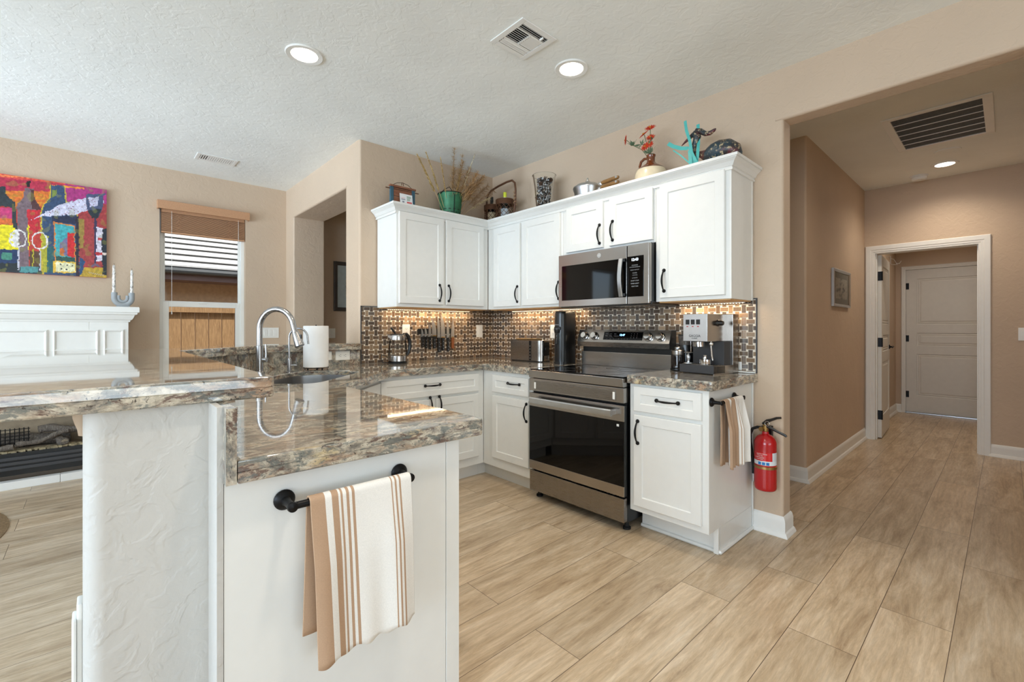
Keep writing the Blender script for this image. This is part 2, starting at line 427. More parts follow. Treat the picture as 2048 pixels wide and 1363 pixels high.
# kitchen back wall, its end pier and the opening beside it
mb = MB()
mb.prism(round_poly([(0, -1.40), (0, .01), (-.12, .01), (-.12, -1.07), (-.24, -1.07), (-.24, -1.40)], [.02, 0, 0, 0, 0, 0]), 0, CZ)
mb.prism(round_poly([(-.24, -1.40), (-.24, -1.07), (-.27, -1.07), (-.27, -1.40)], [0, 0, .015, .015]), 0, 2.411)
hp = round_poly([(-1.40, 2.41), (-1.07, 2.41), (-1.07, CZ), (-1.40, CZ)], [.018, .018, 0, 0])
mb.extr([(0, a, b) for a, b in hp], (-1.68, 0, 0), (-.24, 0, 0))
mb.prism(round_poly([(-1.647, -1.40), (-1.647, -1.07), (-1.68, -1.07), (-1.68, -1.40)], [.018, .018, 0, 0]), 0, 2.411); mb.box(-1.92, -1.68, -1.40, -1.07, 0, CZ)
S('wall_kitchen_back', mb, M['wall'])
# fireplace wall with its window hole
WY0, WY1, WZ0, WZ1 = -2.518, -1.800, .66, 2.37
mb = MB()
mb.box(-2.05, -1.9, -6.6, -5.75, 0, CZ); mb.box(-2.05, -1.9, -4.95, WY0, 0, CZ); mb.box(-2.05, -1.9, -5.75, -4.95, 0, .6); mb.box(-2.05, -1.9, -5.75, -4.95, 2.38, CZ); mb.box(-2.05, -1.9, WY1, 1.7, 0, CZ)
mb.box(-2.05, -1.9, WY0, WY1, 0, WZ0); mb.box(-2.05, -1.9, WY0, WY1, WZ1, CZ)
S('wall_fireplace', mb, M['wall'], 0)
mb = MB(); mb.box(-1.9, -.12, 1.6, 1.7, 0, CZ); S('wall_far_room', mb, M['wall'], 0)
# living room side with its windows, and the wall behind
mb = MB()
for a, b in ((-2.05, -1.2), (.4, .5), (5.2, 7.7)): mb.box(a, b, -6.6, -6.5, 0, CZ)
for a, b, z0, z1 in ((-1.2, .4, 2.38, CZ), (.5, 5.2, 0, .5), (.5, 5.2, 2.4, CZ)): mb.box(a, b, -6.6, -6.5, z0, z1)
S('wall_living', mb, M['wall'], 0)
mb = MB()
mb.box(7.6, 7.7, -6.6, -4.9, 0, CZ); mb.box(7.6, 7.7, -1.5, .1, 0, CZ); mb.box(7.6, 7.7, -4.9, -1.5, 0, .5); mb.box(7.6, 7.7, -4.9, -1.5, 2.4, CZ)
S('wall_rear', mb, M['wall'], 0)
# hall
mb = MB(); mb.prism(round_poly([(.8, 1.17), (2.455, 1.17), (2.455, 3.34), (2.335, 3.34), (2.335, 1.29), (.8, 1.29)], [0, .018, 0, 0, 0, 0]), 0, CZ)
S('wall_hall_left', mb, M['wall'])
mb = MB(); mb.box(.7, .8, .135, 1.29, 0, CZ); S('wall_passage_end', mb, M['wall'], 0)
mb = MB(); mb.box(2.2, 2.536, 3.33, 3.45, 0, CZ); mb.box(3.352, 4.0, 3.33, 3.45, 0, CZ); mb.box(2.536, 3.352, 3.33, 3.45, 2.045, CZ)
S('wall_hall_far', mb, M['wall'], 0)
mb = MB(); mb.box(3.9, 4.0, .135, 5.9, 0, CZ); S('wall_hall_right', mb, M['wall'], 0)
# entry behind the hall door
mb = MB(); mb.box(2.30, 2.42, 3.45, 5.9, 0, CZ); S('wall_entry_left', mb, M['wall'], 0)
mb = MB(); mb.box(2.42, 2.53, 5.67, 5.8, 0, CZ); mb.box(3.47, 3.9, 5.67, 5.8, 0, CZ); mb.box(2.53, 3.47, 5.67, 5.8, 2.07, CZ)
S('wall_entry_far', mb, M['wall'], 0)
# half wall that carries the bar top, with its thin return beside the cabinet panel
mb = MB()
hw = [(0, -1.405), (-.15, -1.405), (-.15, -2.22), (.25, -2.62), (.25, -2.987), (2.262, -2.987), (2.262, -2.762), (.603, -2.762), (0, -2.16)]
mb.prism(round_poly(hw, [0, 0, 0, 0, 0, .035, .006, 0, 0], 6), 0, 1.046)
mb.box(2.20, 2.361, -2.772, -2.7595, 0, 1.046)
S('wall_peninsula', mb, M['wall2'])
mb = MB()   # moulding tucked under the bar top on the living side
pr_ = [(-2.987, 1.046), (-3.004, 1.046), (-3.003, 1.030), (-3.000, 1.018), (-2.996, 1.006), (-2.994, .992), (-2.987, .990)]
mb.extr([(0, a, b) for a, b in pr_], (2.10, 0, 0), (2.20, 0, 0)); S('trim_1', mb, M['wall'])
mb = MB()   # stepped white end block on the living side of the half wall
mb.box(2.165, 2.210, -2.9965, -2.987, 0, .640, .003); mb.box(2.165, 2.215, -3.004, -2.9965, 0, .610, .003); S('trim_2', mb, M['trim'])
# baseboards with shoe
BP = [(0, 0), (.030, 0), (.030, .006), (.022, .022), (.014, .028), (.014, .086), (.011, .096), (.009, .104), (.004, .112), (0, .116)]
def base(name, P, closed=False):
    """sweep the baseboard profile along plan points; room side is on the left of travel"""
    mb = MB(); n = len(P); L = []
    for i in range(n):
        p = Vector(P[i])
        if i == 0: d1 = d2 = (Vector(P[1])-p).normalized()
        elif i == n-1: d1 = d2 = (p-Vector(P[i-1])).normalized()
        else: d1 = (p-Vector(P[i-1])).normalized(); d2 = (Vector(P[i+1])-p).normalized()
        n1 = Vector((-d1.y, d1.x)); n2 = Vector((-d2.y, d2.x)); k = 1/max(.3, 1+n1.dot(n2)); m = (n1+n2)*k
        L.append([(p.x+m.x*u, p.y+m.y*u, z) for u, z in BP])
    mb.loops(L); return S(name, mb, M['trim'], 25)
base('baseboard_range', [(2.641, .135), (2.641, 0), (2.480, 0)])
base('baseboard_range_right', [(7.6, 0), (3.62, 0), (3.62, .135)])
base('baseboard_hall_left', [(2.455, 3.33), (2.455, 1.17), (.8, 1.17)])
base('baseboard_hall_far', [(3.9, 3.33), (3.408, 3.33)])
base('baseboard_hall_right', [(3.9, .135), (3.9, 3.33)])
base('baseboard_passage', [(.8, .135), (2.641, .135)])
base('baseboard_entry', [(2.49, 5.67), (2.42, 5.67), (2.42, 3.45)])
base('baseboard_fireplace', [(-1.9, -1.40), (-1.9, -2.754)])
base('baseboard_living', [(-1.9, -6.5), (-1.2, -6.5)])
# door casings
def casing(name, x0, x1, z1, y, w=.062, t=.02, yd=-1):
    mb = MB()
    prof = [(0, 0), (0, .010), (.006, .013), (.016, .013), (.020, .017), (.036, .017), (.042, .021), (w-.006, .021), (w, .016), (w, 0)]
    L = []
    for cx, cz, sx, sz in ((x0, 0, -1, 0), (x0, z1, -1, 1), (x1, z1, 1, 1), (x1, 0, 1, 0)):
        L.append([(cx+sx*u, y+yd*v, cz+sz*u) for u, v in prof])
    mb.loops(L); return mb
mb = casing('trim_3', 2.551, 3.337, 2.03, 3.33, .085)
mb.box(2.536, 2.551, 3.325, 3.455, 0, 2.045); mb.box(3.337, 3.352, 3.325, 3.455, 0, 2.045); mb.box(2.536, 3.352, 3.325, 3.455, 2.03, 2.045)
mb.box(2.551, 2.560, 3.36, 3.40, 0, 2.03); mb.box(3.328, 3.337, 3.36, 3.40, 0, 2.03)
S('trim_3', mb, M['trim'], 25)
mb = casing('trim_4', 2.535, 3.465, 2.055, 5.67, .05)
mb.box(2.52, 2.535, 5.665, 5.80, 0, 2.07); mb.box(3.465, 3.48, 5.665, 5.80, 0, 2.07); mb.box(2.535, 3.465, 5.665, 5.80, 2.055, 2.07)
S('trim_4', mb, M['trim'], 25)
mb = MB(); mb.box(2.53, 3.47, 5.645, 5.80, 0, .018, .004); S('trim_5', mb, M['alu'])
# doors: slabs with raised panels, front towards local -y
def door_slab(w, h, t, rows, stile=.115, two=True):
    mb = MB()
    def side(y, yd):
        zs = [0]+[z for r_ in rows for z in r_]+[h]
        def q(x0, x1, z0, z1): mb.quad([(x0, y, z0), (x1, y, z0), (x1, y, z1), (x0, y, z1)])
        q(0, stile, 0, h); q(w-stile, w, 0, h)
        z = 0
        for a, b in rows: q(stile, w-stile, z, a); z = b
        q(stile, w-stile, z, h)
        for a, b in rows:
            def rr(i, dy): return [(stile+i, y+yd*dy, a+i), (w-stile-i, y+yd*dy, a+i), (w-stile-i, y+yd*dy, b-i), (stile+i, y+yd*dy, b-i)]
            mb.loops([rr(0, 0), rr(.004, -.008), rr(.014, -.009), rr(.022, -.004), rr(.034, -.007), rr(.046, -.003), rr(.05, -.002)], False, True)
    side(-t, -1)
    side(0, 1)
    for a, b in (((0, -t, 0), (0, 0, h)), ((w, -t, 0), (w, 0, h))): mb.quad([(a[0], a[1], 0), (a[0], 0, 0), (a[0], 0, h), (a[0], a[1], h)])
    mb.quad([(0, -t, h), (w, -t, h), (w, 0, h), (0, 0, h)]); mb.quad([(0, -t, 0), (w, -t, 0), (w, 0, 0), (0, 0, 0)])
    bmesh.ops.remove_doubles(mb.bm, verts=mb.bm.verts[:], dist=.0001)
    return mb
ROWS = [(.235, .83), (.945, 1.13), (1.25, 1.90)]
def lever(parent, x, z, y, dx=-1, both=True):
    h = MB(); h.lathe([(.027, 0), (.027, .006), (.02, .010), (.011, .012), (.010, .038)], (x, y, z), 20, axis=(0, -1, 0))
    h.tube([(x, y-.036, z), (x+dx*.03, y-.042, z+.004), (x+dx*.075, y-.040, z+.002), (x+dx*.105, y-.034, z-.006)], [.010, .009, .008, .006], 10)
    return h.build('door_handle', M['black'], parent)
def hinge(parent, x, z, y, s=1):
    h = MB(); h.cyl((x, y, z-.045), (x, y, z+.045), .006, seg=10); h.box(x, x+s*.032, y-.001, y+.0035, z-.045, z+.045, .001)
    return h.build('hinge', M['black'], parent)
d = door_slab(.926, 2.03, .045, ROWS).move((2.537, 5.715, .02)); d1 = S('door_1', d, M['doorwhite'], 0)
d1['label'] = 'closed white three-panel door at the far end'
h = lever(d1, 3.40, 1.00, 5.67, -1)
for z in (.27, 1.07, 1.82): hinge(d1, 2.537, z, 5.667, 1)
h = MB(); h.lathe([(.022, 0), (.022, .012), (.010, .02)], (3.35, 5.67, .10), 18, axis=(0, -1, 0)); h.build('door_stop', M['black'], d1)
# open door, swung into the entry against its left wall; local -y faces the room
d = door_slab(.775, 2.01, .036, ROWS, .10)
d.xf(Matrix.Translation((2.556, 3.412, .012)) @ Matrix.Rotation(R(92.8), 4, 'Z')); d2 = S('door_2', d, M['doorwhite'], 0)
d2['label'] = 'white panel door standing open at the end of the hall'
XF = Matrix.Translation((2.556, 3.412, .012)) @ Matrix.Rotation(R(92.8), 4, 'Z')
h = MB(); h.lathe([(.027, 0), (.027, .006), (.011, .012), (.010, .038)], (.715, -.036, .98), 20, axis=(0, -1, 0))
h.tube([(.715, -.072, .98), (.69, -.078, .984), (.63, -.074, .975)], [.010, .009, .007], 10); h.xf(XF); h.build('door_handle', M['black'], d2)
for z in (.25, 1.05, 1.78):
    h = MB(); h.box(-.003, .0005, -.034, -.002, z-.05, z+.05, .001); h.cyl((-.003, -.040, z-.05), (-.003, -.040, z+.05), .0065, seg=10); h.xf(XF); h.build('hinge', M['black'], d2)
# over the door wire hook
t = T('door_hook', 'thin white wire hanger hooked over the top of the open hall door', 'hook', (2.60, 3.62, 1.98))
h = MB(); h.tube([(0, 0, .04), (.04, 0, .045), (.04, 0, -.04), (.045, .02, -.045), (.07, .09, -.045), (.08, .11, -.03), (.10, .13, -.03), (.115, .14, 0)], .0022, 6)
h.tube([(.04, 0, .02), (.06, .06, .015), (.075, .10, -.02), (.085, .115, -.045)], .0022, 6); h.build('wire_frame', M['plastic'], t)
# window_1: single hung vinyl window in the fireplace wall
wm = MB()
X0, X1 = -2.00, -1.945
def frame(mb, y0, y1, z0, z1, w, x0, x1, wb=None):
    wb = wb or w
    mb.box(x0, x1, y0, y0+w, z0, z1, .003); mb.box(x0, x1, y1-w, y1, z0, z1, .003)
    mb.box(x0, x1, y0+w, y1-w, z0, z0+wb, .003); mb.box(x0, x1, y0+w, y1-w, z1-w, z1, .003)
frame(wm, WY0, WY1, WZ0, WZ1, .030, -2.02, -1.955)
w1 = S('window_1', wm, M['plastic']); w1['label'] = 'white single hung window with a raised wooden blind'
s_ = MB(); frame(s_, WY0+.03, WY1-.03, WZ0+.03, 1.475, .048, -1.995, -1.965, .05); s_.build('lower_sash', M['plastic'], w1)
s_ = MB(); frame(s_, WY0+.03, WY1-.03, 1.455, WZ1-.03, .020, -2.018, -1.998, .03); s_.build('upper_sash', M['plastic'], w1)
s_ = MB(); s_.box(-1.965, -1.955, -2.20, -2.13, 1.462, 1.475, .003); s_.build('sash_lock', M['plastic'], w1)
s_ = MB(); s_.box(-1.983, -1.979, WY0+.07, WY1-.07, WZ0+.07, 1.43); s_.box(-2.010, -2.006, WY0+.045, WY1-.045, 1.48, WZ1-.045); s_.build('glass', M['pane'], w1, 0)
# sill
mb = MB(); mb.box(-1.96, -1.88, WY0-.02, WY1+.02, WZ0-.02, WZ0+.002, .004); S('trim_6', mb, M['trim'])
# big windows of the living room and rear wall (out of frame; patio, side and rear ones added to carry daylight)
def bigwin(name, pts, label):
    mb = MB()
    for a in pts: mb.box(*a, .004)
    o = S(name, mb, M['plastic']); o['label'] = label
bigwin('window_2', [(.5, 5.2, -6.58, -6.52, .5, .55), (.5, 5.2, -6.58, -6.52, 2.35, 2.4), (.5, .55, -6.58, -6.52, .55, 2.35), (5.15, 5.2, -6.58, -6.52, .55, 2.35), (2.03, 2.09, -6.58, -6.52, .55, 2.35), (3.61, 3.67, -6.58, -6.52, .55, 2.35)], 'wide living room window')
bigwin('added_patio_door', [(-1.2, -1.14, -6.58, -6.52, 0, 2.38), (.34, .4, -6.58, -6.52, 0, 2.38), (-.43, -.37, -6.58, -6.52, .05, 2.32), (-1.14, .34, -6.58, -6.52, 2.32, 2.38), (-1.14, .34, -6.58, -6.52, 0, .05)], 'unseen glazed patio door added for daylight')
bigwin('added_side_window', [(-2.02, -1.96, -5.75, -4.95, .6, .65), (-2.02, -1.96, -5.75, -4.95, 2.33, 2.38), (-2.02, -1.96, -5.75, -5.70, .65, 2.33), (-2.02, -1.96, -5.0, -4.95, .65, 2.33)], 'unseen window added left of the fireplace for daylight')
bigwin('added_rear_window', [(7.62, 7.68, -4.9, -1.5, .5, .55), (7.62, 7.68, -4.9, -1.5, 2.35, 2.4), (7.62, 7.68, -4.9, -4.85, .55, 2.35), (7.62, 7.68, -1.55, -1.5, .55, 2.35), (7.62, 7.68, -3.22, -3.18, .55, 2.35)], 'unseen wide rear window added for daylight')
# ================================================================ outside the window
mb = MB(); mb.box(-9, -2.1, -9, 6, -.25, -.15); o = mb.build('ground', plain('gravel', srgb(150, 140, 125), .9, noise_amt=.1, scale=40)); o['kind'] = 'structure'
nb = T('neighbour_house', 'neighbouring house with pale tiled roof and dark eave beyond the fence', 'house', (-5.0, -1.5, -.15))
mb = MB(); mb.box(-1.6, -.45, -4, 6, 0, 2.15); mb.build('wall', plain('stucco', srgb(196, 160, 124), .9, noise_amt=.05), nb, 0)
mb = MB(); mb.box(-.45, .0, -4.3, 6.3, 2.10, 2.12); mb.box(-.02, .03, -4.3, 6.3, 2.10, 2.25); mb.build('fascia', plain('fascia_brown', srgb(112, 84, 72), .6), nb, 0)
mb = MB(); mb.tube([(.08, -4.3, 2.235), (.08, 6.3, 2.235)], .045, 10); mb.build('gutter', plain('gutter_dark', srgb(70, 70, 68), .5), nb)
rt = plain('roof_tile', srgb(206, 200, 192), .9, noise_amt=.05); mb = MB()
for k in range(13):   # overlapping courses of flat tiles
    x = .06-k*.30; z = 2.27+k*.135
    mb.extr([(x+.03, 0, z+.028), (x+.03, 0, z+.052), (x-.32, 0, z+.145), (x-.32, 0, z+.120)], (0, -4.4, 0), (0, 6.4, 0))
    mb.extr([(x-.03, 0, z-.06), (x-.03, 0, z+.026), (x-.28, 0, z+.11), (x-.28, 0, z-.06)], (0, -4.4, 0), (0, 6.4, 0))
mb.build('roof', rt, nb, 0)
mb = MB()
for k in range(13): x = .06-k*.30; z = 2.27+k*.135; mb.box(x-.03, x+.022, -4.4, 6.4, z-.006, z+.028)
mb.build('roof_shade_strip', plain('roof_shade_dark', srgb(70, 66, 62), .9), nb, 0)  # dark strips put in as the shadow line under each tile course
fn = T('garden_fence', 'weathered wooden board fence seen through the lower window sash', 'fence', (-3.3, -2.0, -.15))
mb = MB(); y = -3.6
while y < 3.2: mb.box(-.012, .010, y, y+.135, .0, 1.66, .003, 1); y += .142
mb.build('boards', M['fence'], fn, 0)
mb = MB(); mb.box(.010, .045, -3.6, 3.2, 1.56, 1.66, .003); mb.box(.010, .045, -3.6, 3.2, .75, .84, .003); mb.box(-.04, .05, -3.6, 3.2, 1.66, 1.69, .003); mb.build('rail', M['fence'], fn)
# ================================================================ cabinets
def pull(parent, x, z, y, vertical=True, L=.128):
    """arched black pull on a front at local plane y"""
    mb = MB(); n = 14; pts = []; rr = []
    for i in range(n+1):
        t = i/n; s = (t-.5)*L; d = .026*math.sin(math.pi*t)**.75
        off = .004*math.sin(2*math.pi*t)
        pts.append((x+off*0, y-.004-d, z+s) if vertical else (x+s, y-.004-d, z)); rr.append(.0042+.0022*math.sin(math.pi*t)**2+(.003 if i in (0, n) else 0))
    mb.tube(pts, rr, 10)
    for sgn in (-1, 1):
        c = (x, y, z+sgn*L/2) if vertical else (x+sgn*L/2, y, z)
        mb.lathe([(.0115, 0), (.0115, .004), (.008, .010), (.003, .013)], c, 16, axis=(0, -1, 0))
    return mb.build('handle', M['black'], parent)
def cabinet(name, label, loc, rz, w, d, z0, z1, fronts, toe=0, toedep=.075, group=None, inner=.055, under=False, side=None, low=None):
    t = T(name, label, 'cabinet', loc, rz, group)
    mb = MB(); mb.box(0, w, 0, d, z0+toe, low or z1, .0015, 1)
    if low: mb.box(0, w, 0, .02, low, z1, .0015, 1)
    if toe: mb.box(.0 if side != 'L' else 0, w, toedep, d, z0, z0+toe)
    mb.build('body', M['white'], t)
    if under:
        mb = MB(); mb.box(.012, w-.012, .02, d-.002, z0-.006, z0); mb.build('bottom_panel', M['undercab'], t)
    for kind, a, b, c, e, hx, hz in fronts:
        mb = MB()
        rail = min(inner, (e-c)*.30) if kind == 'drawer' else inner
        mb.panel(a, b, c, e, -.001, .020, rail)
        f = mb.build('drawer' if kind == 'drawer' else 'door', M['white'], t, 30)
        if hx is not None: pull(f, hx, hz, -.021, kind != 'drawer')
    return t
PI2 = R(90)
# uppers, left run (faces +x): local x = world y - y0
ULZ0, ULZ1 = 1.386, 2.15
u1 = cabinet('upper_cabinet', 'white two-door wall cabinet above the kettle and knives', (.33, -1.25, 0), PI2, .917, .320, ULZ0, ULZ1,
    [('door', .017, .427, 1.413, 2.127, .384, 1.51), ('door', .452, .856, 1.413, 2.125, .474, 1.51)], under=True)
u2 = cabinet('upper_cabinet', 'white two-door wall cabinet above the toaster', (.332, -.33, 0), 0, .900, .320, ULZ0, ULZ1,
    [('door', .098, .435, 1.405, 2.100, .410, 1.505), ('door', .465, .879, 1.405, 2.105, .872, 1.508)], under=True)
u3 = cabinet('upper_cabinet', 'short white two-door wall cabinet above the microwave', (1.234, -.33, 0), 0, .776, .320, 1.768, ULZ1,
    [('door', .042, .377, 1.785, 2.118, .353, 1.880), ('door', .432, .764, 1.785, 2.118, .462, 1.887)])
u4 = cabinet('upper_cabinet', 'tall white single-door wall cabinet at the right end of the wall run', (2.012, -.33, 0), 0, .466, .320, ULZ0, ULZ1,
    [('door', .035, .436, 1.408, 2.118, .067, 1.515)], under=True)
mb = MB(); mb.box(.459, .468, .30, .3215, ULZ0, ULZ1, .002); mb.build('scribe_strip', M['white'], u4)
# crown moulding as one continuous piece
cr = T('crown_moulding', 'white crown moulding running along the tops of the wall cabinets', 'moulding', (.33, -.33, 2.13))
CP = [(0, -.020), (.010, -.020), (.010, -.010), (.007, -.006), (.007, .0), (.014, .002), (.018, .010), (.026, .022), (.038, .032), (.044, .036), (.044, .040), (.052, .040), (.052, .056), (.0, .056), (-.012, .05)]
mb = MB(); path = [(0.004, -1.252), (.33, -1.252), (.33, -.33), (2.478, -.33), (2.478, -.004)]; L = []
for i, p in enumerate(path):
    p = Vector(p)
    if i == 0: d1 = d2 = (Vector(path[1])-p).normalized()
    elif i == len(path)-1: d1 = d2 = (p-Vector(path[i-1])).normalized()
    else: d1 = (p-Vector(path[i-1])).normalized(); d2 = (Vector(path[i+1])-p).normalized()
    n1 = Vector((d1.y, -d1.x)); n2 = Vector((d2.y, -d2.x)); m = (n1+n2)/max(.3, 1+n1.dot(n2))
    L.append([(p.x+m.x*u, p.y+m.y*u, 2.13+z) for u, z in CP])
mb.loops(L); mb.build('moulding_profile', M['white'], cr, 8, world=True)
# base cabinets
b1 = cabinet('base_cabinet', 'white base cabinet with one wide drawer over two doors below the kettle', (.61, -1.53, 0), PI2, .92, .60, 0, .878,
    [('drawer', .004, .857, .712, .852, .418, .793), ('door', .004, .420, .183, .690, .395, .640), ('door', .451, .857, .183, .690, .476, .640)], toe=.112)
b2 = cabinet('base_cabinet', 'narrow white base cabinet with drawer and door left of the range', (.612, -.61, 0), 0, .578, .60, 0, .878,
    [('drawer', .131, .545, .712, .848, .385, .796), ('door', .131, .545, .190, .684, .556-.03, .597)], toe=.112)
b3 = cabinet('base_cabinet', 'white base cabinet with drawer and door right of the range', (2.003, -.61, 0), 0, .473, .60, 0, .893,
    [('drawer', .035, .440, .733, .877, .249, .810), ('door', .035, .440, .178, .711, .064, .612)], toe=.14, toedep=.135)
mb = MB(); mb.prism([(-.30, .001), (-.077, .001), (-.077, .075), (-.0005, .075), (-.0005, .30), (-.30, .30)], 0, .1115); mb.build('toe_return', M['white'], b2)
mb = MB(); mb.box(.447, .474, .112, .128, 0, .142, .002); mb.build('toe_trim', M['white'], b3)
mb = MB()
mb.tube([(-.0, .128, .010), (.478, .128, .010)], .011, 8); mb.tube([(.478, .128, .010), (.478, .600, .010)], .011, 8); mb.ball((.478, .128, .010), .011, 8); mb.build('shoe_moulding', M['white'], b3)
mb = MB(); mb.box(.4735, .480, .585, .604, .02, .893, .002); mb.build('scribe_strip', M['white'], b3)
sb = cabinet('sink_cabinet', 'white corner sink cabinet set diagonally between the two counter runs', (1.197, -2.117, 0), R(135), .826, .42, 0, .878,
    [('panel', .03, .40, .712, .845, None, None), ('panel', .43, .80, .712, .845, None, None), ('door', .03, .40, .183, .690, .37, .62), ('door', .43, .80, .183, .690, .46, .62)], toe=.112, low=.665)
pc = cabinet('peninsula_cabinet', 'white peninsula cabinet whose smooth end panel carries the big towel', (2.336, -2.125, 0), R(180), 1.135, .62, 0, .878,
    [('drawer', .04, .56, .712, .852, .30, .785), ('door', .04, .29, .183, .690, .265, .62), ('door', .31, .56, .183, .690, .335, .62),
     ('drawer', .60, 1.10, .712, .852, .85, .785), ('door', .60, .84, .183, .690, .815, .62), ('door', .86, 1.10, .183, .690, .885, .62)], toe=.112)
mb = MB(); mb.box(-.024, 0, .048, .6335, 0, .878, .001); mb.build('end_panel', M['white'], pc)
mb = MB(); mb.box(-.026, 0, -.001, .0465, 0, .878, .0015); mb.build('end_stile', M['white'], pc)
# ---------------------------------------------------------------- worktops
ctr = T('countertop', 'speckled granite worktop running round the corner and out along the peninsula', 'countertop', (1.0, -1.5, .878))
outer = [(.002, -.002), (.002, -2.14), (.60, -2.738), (2.392, -2.738), (2.392, -2.045), (1.225, -2.045), (.642, -1.462), (.642, -.637), (1.190, -.637), (1.190, -.002)]
outer = round_poly(outer, [0, 0, 0, 0, .018, 0, 0, .008, 0, 0], 4)
def st(t, s): return ((s+t)/math.sqrt(2), (s-t)/math.sqrt(2))   # t along (1,-1), s along (1,1)
hole = round_poly([st(1.60, -.735), st(1.56, -1.00), st(1.66, -1.16), st(2.18, -1.16), st(2.29, -1.00), st(2.27, -.735)][::-1], [.09, .13, .10, .10, .13, .09], 6)
def ccw(P): return P if sum(P[i-1][0]*P[i][1]-P[i][0]*P[i-1][1] for i in range(len(P))) > 0 else P[::-1]
outer = ccw(outer); hole = ccw(hole)
mb = MB(); mb.slab(outer, [hole], .878, .930, .005); mb.build('slab', M['granite'], ctr, 30, world=True)
sk = MB(); L = []
for dz, ins in ((.027, .001), (0.0, .002), (-.03, .003), (-.16, .014), (-.195, .03), (-.205, .06)): L.append([(x, y, .877+dz) for x, y in offset_poly(hole, ins)])
sk.loops(L, False, True)
snk = T('sink', 'undermount stainless steel corner sink set into the granite', 'sink', (.62, -2.0, .67)); sk.build('bowl', M['sink'], snk, 40, world=True)
mb = MB(); c0 = st(1.93, -.95); mb.lathe([(.045, 0), (.045, .004), (.03, .006), (.028, .002), (.004, .002)], (c0[0], c0[1], .673), 24); mb.build('drain', M['chrome'], snk, world=True)
ct2 = T('countertop', 'small granite worktop right of the range under the espresso machine', 'countertop', (2.25, -.3, .893))
mb = MB(); mb.slab(ccw(round_poly([(1.996, -.637), (2.503, -.637), (2.503, -.002), (1.996, -.002)], [.006, .012, 0, 0], 4)), [], .893, .943, .005); mb.build('slab', M['granite'], ct2, 30, world=True)
bs = T('granite_backsplash', 'granite upstand behind the sink below the raised bar', 'backsplash', (.3, -2.4, .93))
mb = MB(); mb.prism(ccw([(.012, -1.402), (.012, -2.156), (.609, -2.745), (.62, -2.740), (2.392, -2.740), (2.392, -2.7605), (.605, -2.7605), (.001, -2.160), (.001, -1.402)]), .9305, 1.0455); mb.box(.64, 2.392, -2.7605, -2.740, .879, .9305); mb.build('slab', M['granite_v'], bs, 0, world=True)
bar = T('bar_countertop', 'raised granite bar top along the peninsula half wall', 'countertop', (1.3, -2.9, 1.05))
bo = ccw(round_poly([(.045, -1.403), (-.20, -1.403), (-.20, -2.24), (.15, -2.59), (.15, -3.255), (2.283, -3.255), (2.283, -2.632), (.53, -2.632), (.045, -2.147)], [.004, .004, 0, 0, .02, .05, .02, 0, 0], 5))
mb = MB(); mb.slab(bo, [], 1.047, 1.099, .006); mb.build('slab', M['granite'], bar, 30, world=True)
# ---------------------------------------------------------------- mosaic backsplashes
TC = [srgb(*c) for c in ((92, 72, 54), (112, 90, 68), (92, 74, 58), (134, 112, 88), (98, 82, 66), (84, 68, 56), (150, 128, 104), (84, 74, 66), (120, 98, 76), (78, 66, 56), (106, 92, 80), (128, 104, 80))]
def mosaic(name, label, x1, z0, z1, loc, rz, holes=()):
    t = T(name, label, 'backsplash', loc, rz)
    g = MB(); g.box(0, x1, -.004, 0, z0, z1); g.build('grout', M['grout'], t, 0)
    mb = MB(); rnd = random.Random(hash(name) % 1000 if False else int(x1*1000)); p = .0395; Lh, Wh = .0484, .0252
    ni = int(x1/p)+2; nj = int((z1-z0)/p)+2
    for i in range(ni):
        for j in range(nj):
            cx, cz = i*p+.006, z0+j*p+.012
            a, b = (Lh/2, Wh/2) if (i+j) % 2 == 0 else (Wh/2, Lh/2)
            xa, xb, za, zb = max(.001, cx-a), min(x1-.001, cx+a), max(z0+.001, cz-b), min(z1-.001, cz+b)
            if xb-xa < .004 or zb-za < .004: continue
            c = rnd.choice(TC); k = rnd.uniform(1.0, 1.55); c = tuple(min(1, v*k) for v in c[:3])
            fs = mb.loops([[(xa, -.004, za), (xb, -.004, za), (xb, -.004, zb), (xa, -.004, zb)], [(xa+.0003, -.0062, za+.0003), (xb-.0003, -.0062, za+.0003), (xb-.0003, -.0062, zb-.0003), (xa+.0003, -.0062, zb-.0003)], [(xa+.001, -.0068, za+.001), (xb-.001, -.0068, za+.001), (xb-.001, -.0068, zb-.001), (xa+.001, -.0068, zb-.001)]], False, True)
            mb.paint(fs, c)
    mb.build('mosaic_tiles', M['tile'], t, 0)
    return t
m1 = mosaic('tiled_backsplash', 'brown basketweave mosaic backsplash on the wall behind the knives and kettle', 1.378, .931, 1.393, (.001, -1.385, 0), PI2)
mb = MB(); mb.box(-.006, 0, -.010, 0, .931, 1.398); mb.box(-.006, .14, -.010, 0, 1.393, 1.399); mb.build('edge_trim', M['darkgrey'], m1, 0)
m2 = mosaic('tiled_backsplash', 'brown basketweave mosaic backsplash on the wall behind the range', 2.486, .931, 1.395, (.008, -.001, 0), 0)
mb = MB(); mb.box(2.486, 2.493, -.010, 0, .945, 1.402); mb.box(2.46, 2.486, -.010, 0, 1.395, 1.402); mb.build('edge_trim', M['darkgrey'], m2, 0)
